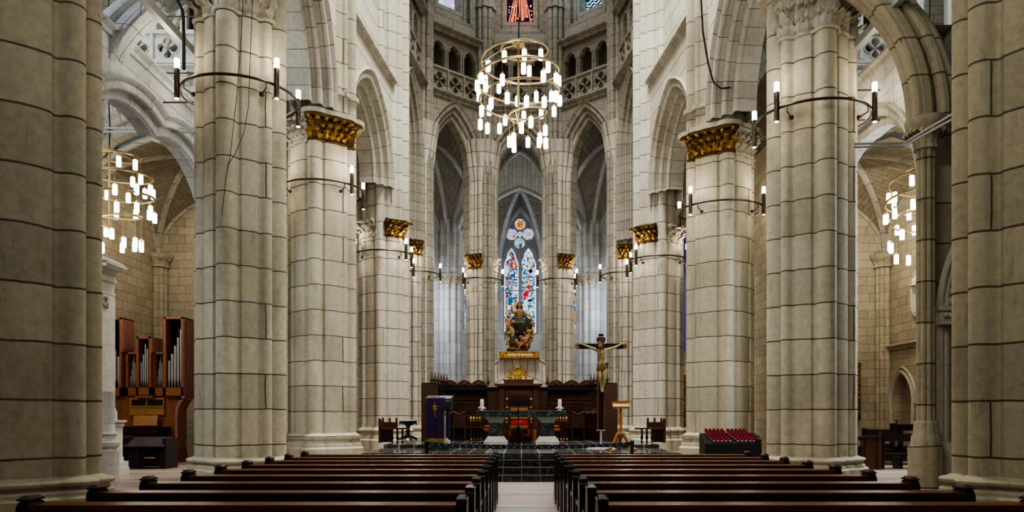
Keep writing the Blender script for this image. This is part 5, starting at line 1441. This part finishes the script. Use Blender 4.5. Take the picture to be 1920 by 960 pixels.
# small benches and round table on the platform
def wall_bench(name, lab, x0, x1, d, z, back_left):
    r = thing(name, lab, 'bench', (0,0,0))
    L = 1.5
    mb = MB(); mb.b2(x0,x1,d,d+.5,z+.43,z+.48); mb.build('seat', M['stall_panel'], r)
    xb = x0 if back_left else x1
    s = 1 if back_left else -1
    mb = MB(); mb.b2(xb-.04,xb+.04,d,d+.06,z,z+.78); mb.b2(xb+s*.0-.04,xb+.04,d+.45,d+.5,z,z+.72); mb.b2(xb,xb+s*.5,d+.46,d+.5,z+.48,z+.66)
    for k in range(3): mb.b2(xb+s*(.02+.22*k)-.03,xb+s*(.02+.22*k)+.03,d+.44,d+.5,z+.48,z+.76); mb.ball((xb+s*(.02+.22*k),d+.47,z+.78),.035,8,6)
    mb.build('backrest', M['stall'], r)
    mb = MB(); mb.b2(xb,xb+s*.34,d+.1,d+.4,z+.02,z+.43); mb.build('end_panel', M['stall_dark'], r)
    for k in range(3):
        xx = xb+s*(.5+.17*k) if abs(x1-x0) > .9 else xb+s*(.4+.14*k)
        mb = MB(); baluster(mb, xx, d+.05+.14*k, z, z+.43, .045); mb.build('leg', M['stall_dark'], r)
wall_bench('bench', 'dark low-backed wooden bench beside the small round table', (714-HX)*24.2/F, (762-HX)*24.2/F, 24.0, 0.74, True)
wall_bench('bench', 'dark low-backed wooden bench beyond the wooden bookstand', (1192-HX)*24.2/F, (1244-HX)*24.2/F, 24.0, 0.74, False)
tb = thing('round_table', 'small round dark pedestal table with pale top, against the choir pier', 'table', ((765-HX)*26.5/F,26.5,P1_))
tz = zz(788,26.5)-P1_
mb = MB(); mb.lathe([(.33,tz-.03),(.34,tz-.02),(.34,tz),(.33,tz+.005)],n=28); mb.build('tabletop', plain('pale_marble_top',(.6,.62,.6),.2), tb)
mb = MB(); mb.lathe([(.29,tz-.12),(.31,tz-.03)],n=28)
for k in range(6): mb.lathe([(.012,-.06),(.028,-.02),(.02,.06)],(.29*cos(k*1.047),.29*sin(k*1.047),tz-.12),8)
mb.build('apron', M['stall_dark'], tb)
mb = MB(); mb.lathe([(.06,.1),(.1,.16),(.05,.24),(.09,.32),(.05,.38),(.08,.5),(.18,tz-.1)],n=14); mb.build('column', M['stall_dark'], tb)
for k in range(4):
    d = Vector((cos(k*pi/2+.5),sin(k*pi/2+.5),0)); mb = MB(); mb.tube([Vector((0,0,.15)),d*.15+Vector((0,0,.12)),d*.34+Vector((0,0,.03))],[.06,.05,.035],8); mb.build('leg', M['stall_dark'], tb)
# ------------------------------------------------------------------ organ and console
OD = 26.0
og = thing('pipe_organ', 'reddish wooden pipe organ with stepped towers of tin pipes, in the transept', 'pipe organ', (0,0,0))
def ox(px): return (px-HX)*OD/F
def oz(py): return EYE+(HY-py)*OD/F
secs = [(190,231,596,'tower'),(236,259,660,'low'),(260,287,632,'mid'),(287,309,660,'low'),(310,346,595,'tower')]
pb = 727
for x0, x1, yt, kind in secs:
    a, b_ = ox(x0), ox(x1); zt_, zb_ = oz(yt), oz(742)
    dy = {'tower':-.12,'low':.0,'mid':-.16}[kind]
    mb = MB(); t = .07
    mb.b2(a,a+t,OD+dy,OD+.7,zb_,zt_); mb.b2(b_-t,b_,OD+dy,OD+.7,zb_,zt_); mb.b2(a,b_,OD+dy,OD+.7,zt_-t,zt_); mb.b2(a,b_,OD+dy,OD+.2,zb_,oz(pb)); mb.b2(a,b_,OD+.6,OD+.7,zb_,zt_)
    cs = mb.build('case_tower', M['organ'], og)
    mb = MB(); n = 10
    for k in range(n): mb.b2(a+t+(b_-a-2*t)*(k+.5)/n-.012,a+t+(b_-a-2*t)*(k+.5)/n+.012,OD+.3,OD+.32,oz(yt+45) if kind!='low' else oz(yt+15),zt_-t)
    mb.b2(a+t,b_-t,OD+.36,OD+.4,oz(pb),zt_-t); mb.build('pierced_grille', M['stall_dark'], cs)
    heights = {'tower':[.40,.50,.62,.74,.86] if x0>300 else [.80,.66,.55,.46],'low':[.35,.55,.8,.95,.75,.55,.45],'mid':[.52,.68,.9,.8,.62]}[kind]
    W = b_-a-2*t; n = len(heights)
    for k, h in enumerate(heights):
        xx = a+t+W*(k+.5)/n; r = W/n*.42; z0 = oz(pb); H = (oz({'tower':600,'low':664,'mid':636}[kind])-z0)*h
        mb = MB(); mb.lathe([(r*.25,0),(r,.28),(r,.3),(r,H),(r*.9,H)],(xx,OD+dy+.14,z0),12)
        mb.box((xx,OD+dy+.14-r,z0+.38),(r*.9,.012,.05)); mb.build('organ_pipe', M['pipe'], og)
# return sides
mb = MB(); e = ox(346); mb.b2(e,e+.03,OD-.1,OD+.7,oz(744),oz(597)); mb.b2(e+.03,e+.05,OD,OD+.6,oz(735),oz(668)); mb.b2(e+.03,e+.05,OD,OD+.6,oz(660),oz(604)); mb.b2(e-.05,e+.07,OD-.15,OD+.75,oz(747),oz(743)); mb.build('side_panel', M['organ_side'], og)
mb = MB(); e = ox(231); mb.b2(e,e+.03,OD-.1,OD+.7,oz(660),oz(598)); mb.b2(e+.03,e+.05,OD,OD+.6,oz(654),oz(604)); mb.build('side_panel', M['organ_side'], og)
mb = MB(); e = ox(287); mb.b2(e,e+.03,OD-.14,OD+.65,oz(662),oz(633)); mb.build('side_panel', M['organ_side'], og)
mb = MB(); mb.b2(ox(190),ox(333),OD+.1,OD+.7,oz(868),oz(742)); mb.b2(ox(258),ox(289),OD-.16,OD+.1,oz(746),oz(741)); mb.build('lower_case', M['organ'], og)
mb = MB(); mb.b2(ox(243),ox(307),OD+.0,OD+.1,oz(778),oz(746)); 
for x0,x1,y0,y1 in ((246,273,760,748),(276,305,760,748)): mb.b2(ox(x0),ox(x1),OD-.015,OD,oz(y0),oz(y1))
mb.b2(ox(243),ox(307),OD-.03,OD,oz(764),oz(762)); mb.build('panel_frame', M['honey'], og)
mb = MB()
for x0,x1 in ((247,273),(277,305)): mb.b2(ox(x0),ox(x1),OD-.025,OD-.01,oz(760),oz(749))
mb.build('grille_panel', M['stall_dark'], og)
mb = MB(); mb.box((ox(276),OD-.12,oz(788.5)),(ox(299)-ox(254),.03,.36),0,R(-10)); mb.build('music_desk', M['honey'], og)
mb = MB(); mb.b2(ox(246),ox(318),OD-.5,OD+.1,oz(816),oz(800)); mb.b2(ox(250),ox(312),OD-.7,OD-.3,oz(812),oz(806)); mb.build('keyboard', M['console'], og)
mb = MB(); P = [(ox(331),oz(868)),(ox(331),oz(775)),(ox(332),oz(762)),(ox(336),oz(752)),(ox(345),oz(748)),(ox(347),oz(748)),(ox(341),oz(756)),(ox(336),oz(768)),(ox(335),oz(780)),(ox(335),oz(868))]
mb.prism(P, OD-.1, OD+.6); mb.b2(ox(335),ox(335)+.02,OD,OD+.5,oz(840),oz(780)); mb.build('curved_bracket', M['organ_side'], og)
mb = MB()
for k in range(4): mb.b2(ox(312),ox(334+k*3),OD-.15-.16*k,OD+.5,oz(868),oz(833+9*k))
mb.build('step', M['organ'], og)
mb = MB(); rail = [(ox(355),OD+.9,oz(868)),(ox(355),OD+.9,oz(745))]; mb.tube(rail,.03,6)
for k in range(5): mb.tube([(ox(349),OD+.9,oz(838-k*9)),(ox(366),OD+.9,oz(820-k*9))],.012,5)
tag(mb.build('stair_railing', M['organ']), 'thin wooden stair railing beside the organ\'s side panel', 'railing')
KD2 = 22.6
def kx(px): return (px-HX)*KD2/F
def kz(py): return max(0,EYE+(HY-py)*KD2/F)
kc = thing('organ_console', 'dark lacquered organ console with sloping lid, in front of the organ', 'organ console', (0,0,0))
mb = MB()
mb.prism([(kx(229),0),(kx(229),kz(828)),(kx(236),kz(820)),(kx(236),0)], KD2-.1, KD2+.75)
mb.b2(kx(236),kx(262),KD2-.02,KD2+.75,0,kz(838)); mb.build('case', M['console'], kc)
mb = MB(); mb.b2(kx(306),kx(312),KD2-.05,KD2+.75,0,kz(822)); mb.build('side_panel', M['console'], kc)
mb = MB(); x0,x1 = kx(231),kx(311)
mb.add([(x0-.03,KD2-.15,kz(836)),(x1,KD2-.15,kz(836)),(x1-.05,KD2+.5,kz(820)),(x0+.1,KD2+.5,kz(820)),(x0-.03,KD2-.15,kz(838)),(x1,KD2-.15,kz(838)),(x1-.05,KD2+.5,kz(822)),(x0+.1,KD2+.5,kz(822))],[(0,1,2,3),(7,6,5,4),(0,4,5,1),(1,5,6,2),(2,6,7,3),(3,7,4,0)]); mb.build('lid', plain('polished_lid',(.06,.045,.055),.18), kc)
mb = MB(); mb.b2(kx(262),kx(306),KD2+.3,KD2+.75,0,kz(838)); mb.b2(kx(262),kx(306),KD2+.02,KD2+.4,kz(850),kz(847)); mb.b2(kx(264),kx(268),KD2,KD2+.06,0,kz(847)); mb.b2(kx(300),kx(304),KD2,KD2+.06,0,kz(847)); mb.b2(kx(264),kx(304),KD2+.0,KD2+.05,kz(868),kz(866)); mb.build('front_panel', M['console'], kc)
mb = MB()
for k in range(9): mb.b2(kx(266+k*4.2),kx(268.5+k*4.2),KD2+.05,KD2+.3,.05,.08)
mb.b2(kx(270),kx(290),KD2+.02,KD2+.06,kz(860),kz(857)); mb.build('pedal', M['honey'], kc)
kb = thing('organ_bench', 'dark organ bench standing behind the console', 'bench', (kx(240),KD2+1.5,0)); 
mb = MB(); mb.b2(-.5,.5,-.18,.18,.66,.72); mb.build('seat', M['console'], kb)
for s in (-1,1): mb = MB(); mb.b2(s*.44-.04,s*.44+.04,-.17,.17,0,.66); mb.build('leg', M['console'], kb)

# ------------------------------------------------------------------ white stone monument beside the left crossing pier
ND = 19.3
mo = thing('stone_monument', 'white classical stone altarpiece with stepped base and cornice, left of the organ', 'monument', (0,0,0))
def mx_(px): return (px-HX)*20.2/F
def mz(py): return max(0,EYE+(HY-py)*ND/F)
X_ = mx_(150)
mb = MB()
for px, y0, y1 in ((243,897,880),(241,880,868),(232,868,860),(230,860,800),(233,800,795),(238,792,788),(232,795,792)): mb.b2(X_,mx_(px),ND,ND+.9,mz(y0),mz(y1))
mb.grid([[(mx_(230+8*t),ND+s,mz(880-12*(1-t**.6))) for t in [k/6 for k in range(7)]] for s in (0,.9)])
mb.build('plinth', M['white'], mo)
mb = MB()
for px, y0, y1 in ((216,788,540),(220,788,770),(218,770,765)): mb.b2(X_,mx_(px),ND+.1,ND+.9,mz(y0),mz(y1))
mb.build('shaft', M['white'], mo)
mb = MB()
for px, y0, y1 in ((217,545,540),(214,540,520),(219,520,512),(222,505,498),(236,498,494),(239,494,490),(230,490,484),(215,484,476),(217,512,505)): mb.b2(X_,mx_(px),ND-.05,ND+.9,mz(y0),mz(y1))
mb.prism([(X_,mz(476)),(mx_(236),mz(490)),(mx_(236),mz(486)),(mx_(215),mz(475))], ND-.1, ND+.9); mb.build('cornice', M['white'], mo)
rr = random.Random(4); mb = MB()
for k in range(12): mb.ball((mx_(216+rr.uniform(0,3)),ND+.3+rr.uniform(-.2,.2),mz(548+k*2)),.06,7,5)
mb.build('carved_swag', M['carved'], mo)
mb = MB(Matrix.Translation(((203-HX)*18.4/F,18.4,0))); mb.lathe([(.24,0),(.24,.75),(.18,.8),(.26,.86),(.27,.95),(.2,1.0),(.16,1.1),(.22,1.16),(.15,1.25),(.14,2.2)],n=20)
tag(mb.build('stone_stub_column', M['white']), 'pale stone half column with moulded base, just behind the left crossing pier', 'column')

# ------------------------------------------------------------------ votive rack and its cups
VD = 24.65
def vx(px): return (px-HX)*VD/F
def vz(py): return EYE+(HY-py)*VD/F
vr = thing('votive_rack', 'black sloping metal votive stand at the foot of the big pier', 'votive rack', (0,0,0))
x0, x1 = vx(1322), vx(1428)
mb = MB(); P = [(0,0),(0,vz(832)),(.75,vz(813)),(.8,vz(813)),(.8,0)]
vs = [(x0,VD+a,b) for a,b in P]+[(x1,VD+a,b) for a,b in P]; n=5
mb.add(vs,[tuple(range(n)),tuple(range(2*n-1,n-1,-1))]+[(i,n+i,n+(i+1)%n,(i+1)%n) for i in range(n)]); mb.build('cabinet', M['black'], vr)
mb = MB(); mb.b2(vx(1419.5),vx(1428),VD-.02,VD+.78,vz(829),vz(824)); mb.b2(vx(1421),vx(1425),VD-.03,VD,vz(835),vz(830)); mb.build('coin_box', M['black'], vr)
rows = ['top','second','middle','fourth','bottom']; colsw = ['first','second','third','fourth','fifth']
proto = None
for blk, bx, bn in ((0,1333.5,'left-hand'),(1,1375.5,'right-hand')):
    for r_ in range(5):
        for c_ in range(5):
            t = 1-(r_+.4)/5
            p = (vx(bx+c_*7.6+r_*1.6*(1 if blk==0 else 1.5)-(0 if blk==0 else 0)), VD+.02+.73*t, vz(832)+(vz(813)-vz(832))*t+.058)
            lab = 'red glass votive cup, %s from the left in the %s row of the %s block' % (colsw[c_], rows[r_], bn)
            if proto is None:
                proto = thing('votive_cup', lab, 'votive candle', p, 0, 'red votive cups on the black rack')
                mb = MB(); mb.lathe([(.04,0),(.05,.02),(.052,.12),(.045,.12),(.03,.05)],n=12); mb.build('cup', M['redglass'], proto)
                mb = MB(); mb.lathe([(.036,.03),(.04,.09),(.005,.1)],n=10); mb.build('wax', M['wax'], proto)
                mb = MB(); mb.lathe([(.045,-.03),(.05,.012)],n=12); mb.build('holder', M['steel'], proto)
            else: dup(proto, p, 0, lab)

# ------------------------------------------------------------------ right-hand chapel furnishings
def side_bench(name, lab, x0, x1, d, top, rz=0.0, plainback=False):
    r = thing(name, lab, 'bench', ((x0+x1)/2, d, 0), rz)
    W = x1-x0
    mb = MB(); mb.box((0,0,top-.13),(W-.1,.04,.24),0,R(-6)); mb.build('backrest', M['pew'], r)
    mb = MB(); mb.b2(-W/2+.04,W/2-.04,.0,.42,.42,.46); mb.build('seat', M['pew'], r)
    mb = MB(); mb.b2(-W/2+.05,W/2-.05,-.02,.02,.24,.3); mb.b2(-W/2+.05,W/2-.05,-.02,.02,.12,.17); mb.b2(-.05,.05,-.02,.4,0,.42); mb.build('stretcher', M['pew'], r)
    for s in (-1,1):
        mb = MB(); mb.b2(s*W/2-.045,s*W/2+.045,-.12,.5,0,.55); mb.b2(s*W/2-.045,s*W/2+.045,-.14,.06,.5,top+.02); mb.build('end_panel', M['pew_end'], r)
q = lambda px, d: (px-HX)*d/F
side_bench('bench', 'long dark pew in the chapel, its open back towards the nave, before the niches', q(1652,22.6), q(1726,22.6), 22.6, 1.08)
side_bench('bench', 'dark pew half hidden behind the long chapel pew', q(1622,25.5), q(1690,25.5), 25.6, 1.15)
side_bench('bench', 'dark high-backed pew against the niche wall, furthest back in the chapel', q(1672,28), q(1722,28), 28, 1.3)
cf = thing('prayer_desk', 'dark panelled kneeling desk at the end of the chapel pew', 'prayer desk', (q(1632,22.3),22.4,0))
mb = MB(); w = q(1653,22.3)-q(1632,22.3); mb.b2(-w*.6,w,-.05,0,0,.95); mb.b2(w-.1,w,-.1,.5,0,.98); mb.build('panel', M['stall_panel'], cf)
mb = MB(); mb.b2(-w*.6-.02,w+.02,-.15,.45,.95,.99); mb.build('top', M['pew'], cf)
fc = thing('folding_chair', 'dark slatted chair beside the kneeling desk, partly behind the pier', 'chair', (q(1612,22.0),22.1,0))
mb = MB(); mb.b2(-.2,.22,0,.42,.44,.47); mb.build('seat', M['pew'], fc)
mb = MB(); mb.b2(-.2,.22,0,.03,.88,.96); [mb.tube([(-.14+.1*k,0,.47),(-.12+.1*k,0,.9)],.014,5) for k in range(4)]; mb.build('backrest', M['pew'], fc)
for s in (-1,1):
    for y in (0,.4): mb = MB(); mb.tube([(.01+s*.2,y,0),(.01+s*.18,y,.46 if y else .95)],.018,6); mb.build('leg', M['pew'], fc)
# coat of arms on the side wall
ca = thing('coat_of_arms', 'carved pale stone coat of arms with plumed helmet on the chapel wall', 'relief', (15.6,29.2,5.65), R(-90))
mb = MB(); P = [(-.42,1.0),(-.42,.45),(-.33,.2),(-.12,.02),(0,-.02),(.12,.02),(.33,.2),(.42,.45),(.42,1.0)]; mb.prism(P,-.18,0)
for k in range(18):
    a = R(-160+k*18); mb.ball((.48*cos(a),-.1,.5+.6*sin(a)),.1,8,6,(1,.8,1.1))
mb.build('shield', M['white'], ca)
mb = MB(); mb.ball((0,-.14,1.22),.22,12,8,(1,.9,1)); mb.lathe([(.3,0),(.24,.06)],(0,-.12,1.05),14); mb.build('helmet', M['white'], ca)
mb = MB()
for k in range(9):
    a = R(20+k*17.5); mb.tube([(0,-.12,1.38),(.16*cos(a),-.16,1.42+.14*sin(a)),(.34*cos(a),-.12,1.42+.22*sin(a)),(.40*cos(a),-.06,1.36+.2*sin(a))],[.06,.08,.06,.03],7)
mb.build('plume', M['carved'], ca)
# gilt framed painting, door and golden altarpiece
pf = thing('framed_painting', 'tall gilt framed dark painting beside the big right-hand pier, chapel back wall', 'painting', (q(1603,31.8),31.9,0))
z0, z1 = EYE+(HY-786)*31.9/F, EYE+(HY-681)*31.9/F
mb = MB(); mb.b2(-1.0,.22,-.05,0,z0+.1,z1-.1); mb.build('canvas', M['painting'], pf)
mb = MB(); mb.b2(.06,.24,-.12,.05,z0,z1); mb.b2(-1.1,.24,-.12,.05,z0,z0+.16); mb.b2(-1.1,.24,-.12,.05,z1-.16,z1); mb.b2(-1.2,-1.02,-.12,.05,z0,z1)
for k in range(12): mb.ball((.15,-.12,z0+.1+k*(z1-z0-.2)/11),.06,7,5)
mb.build('gilt_frame', M['gold_stone'], pf)
d1 = thing('wooden_door', 'dark brown timber door seen between the two right-hand piers', 'door', (q(1432,31.9),31.95,0))
mb = MB(); H = EYE+(HY-744)*31.9/F; mb.b2(-.45,.6,-.08,0,0.02,H); mb.build('leaf', M['stall_dark'], d1)
mb = MB()
for k in range(3): mb.b2(-.38,.5,-.11,-.08,.2+k*.75,.8+k*.75)
mb.build('door_panel', M['stall'], d1)
mb = MB(); mb.b2(-.55,-.45,-.12,.02,0.02,H+.1); mb.b2(-.55,.7,-.12,.02,H,H+.12); mb.build('door_frame', M['stall_dark'], d1)
GD = 44.3
ga = thing('gilded_altarpiece', 'golden carved altarpiece glimpsed between the right-hand choir piers', 'altarpiece', (q(1280,GD),GD,0))
gz = lambda py: EYE+(HY-py)*GD/F
mb = MB(); mb.b2(-.9,.9,0,.4,0,gz(812)); mb.build('altar_base', M['stall_dark'], ga)
mb = MB(); mb.b2(-.85,.85,.1,.4,gz(812),gz(712))
for py in (812,790,765,748,727,712): mb.b2(-.9,.9,-.05,.4,gz(py)-.05,gz(py)+.07)
rr = random.Random(8)
for k in range(130): mb.ball((rr.uniform(-.8,.8),.08,rr.uniform(gz(806),gz(700))),rr.uniform(.06,.15),7,5,(1,.6,1.2))
for k in range(12): mb.ball((rr.uniform(-.5,.5),.15,gz(712)+rr.uniform(0,.35)),.13,7,5)
for x in (-.7,-.23,.23,.7): mb.lathe([(.07,0),(.09,.3),(.06,.6),(.08,1.2)],(x,0,gz(790)),8)
mb.build('carved_tiers', M['gold'], ga)
b = Bay((q(1280,44.7)-1.6,44.85),(q(1280,44.7)+.9,43.6),(0,40)); mb = b.mb(); mb.b2(-.9,.9,.0,.03,gz(660),gz(430)); wv = mb.build('window_7', M['bluewin'], kind='structure')
# ------------------------------------------------------------------ camera, light
cam = bpy.data.cameras.new('camera'); co = bpy.data.objects.new('camera', cam); COL.objects.link(co)
co.location = (0,0,EYE); co.rotation_euler = (R(90),0,0)
cam.sensor_width = 36; cam.lens = 36*F/1920
cam.shift_x = -(HX-960)/1920; cam.shift_y = (HY-480)/1920
cam.clip_end = 200
SC.camera = co
w = bpy.data.worlds.new('world'); SC.world = w; w.use_nodes = True
bg = w.node_tree.nodes['Background']; bg.inputs[0].default_value = (.86,.93,1,1); bg.inputs[1].default_value = .10
area('choir_daylight', (1.0,27,30), (0,31,4), 8, 3000, (1,.975,.92)).data.spread = R(105)
area('apse_daylight', (0,39,29.5), (0,45,12), 5, 330, (.97,.98,1))
area('nave_fill', (-2,4,16), (0,20,3), 6, 380, (1,.95,.84))  # unseen warm fill above the frame, added for the foreground piers
area('nave_front_fill', (0,8.5,13), (0,26,2), 4, 300, (1,.97,.88))  # added fill high in the nave, brightens the lower piers
area('nave_right_fill', (2.5,5,9), (8.8,12.5,4), 2.5, 90, (1,.93,.78))  # extra warm fill, added to raise the right foreground pier
area('left_transept_window', (-17.5,13,11.5), (-9,22,9), 5, 900, (.85,.93,1))
area('right_transept_window', (13.4,21.4,6.5), (7.5,19.8,4.5), 2.6, 620, (.78,.88,1))
area('left_chapel_fill', (-12.6,28.2,10.9), (-12.8,30,2), 2, 110, (1,.9,.74))  # unseen fill added under the vault to brighten the left chapel
area('right_chapel_fill', (12.6,28.2,10.9), (13.6,31,2), 2, 170, (1,.9,.72))  # unseen too, added to make the right chapel brighter and warmer
point('relief_spot', (14.3,29.0,7.9), 25, (1,.9,.75), .1)
area('axial_chapel_window', (0,52.6,13), (0,48,12), 2.5, 260, (.85,.92,1))
point('axial_chapel_fill', (0,52.2,9.5), 55, (.85,.92,1), .6)
for sg in (-1,1): area('ambulatory_light', (sg*6.4,46.5,9.5), (sg*4.6,50.3,5.5), 2.0, 170, (.85,.92,1))
for sg in (-1,1): area('transept_gallery_fill', (sg*12.5,20.5,18.5), (sg*12,25.4,14), 3, 220, (.9,.96,1))  # cool fills out of view, added to brighten the gallery balustrades
point('red_window_glow', (-.1,43.7,25.6), 18, (1,.25,.08), .3)
point('teal_window_glow', (3.4,42.2,25.6), 8, (.3,.8,1), .3)
area('choir_front_fill', (0,16.5,9), (0,28,2), 2.5, 200, (1,.97,.90))  # fill added to bring up the stalls and lower pier faces
SC.view_settings.view_transform = 'AgX'
SC.view_settings.look = 'AgX - High Contrast'
SC.view_settings.exposure = -0.08
SC.cycles.use_denoising = True
SC.cycles.use_adaptive_sampling = True; SC.cycles.adaptive_threshold = .02
SC.cycles.max_bounces = 6; SC.cycles.diffuse_bounces = 3; SC.cycles.glossy_bounces = 3
SC.cycles.sample_clamp_indirect = 4.0
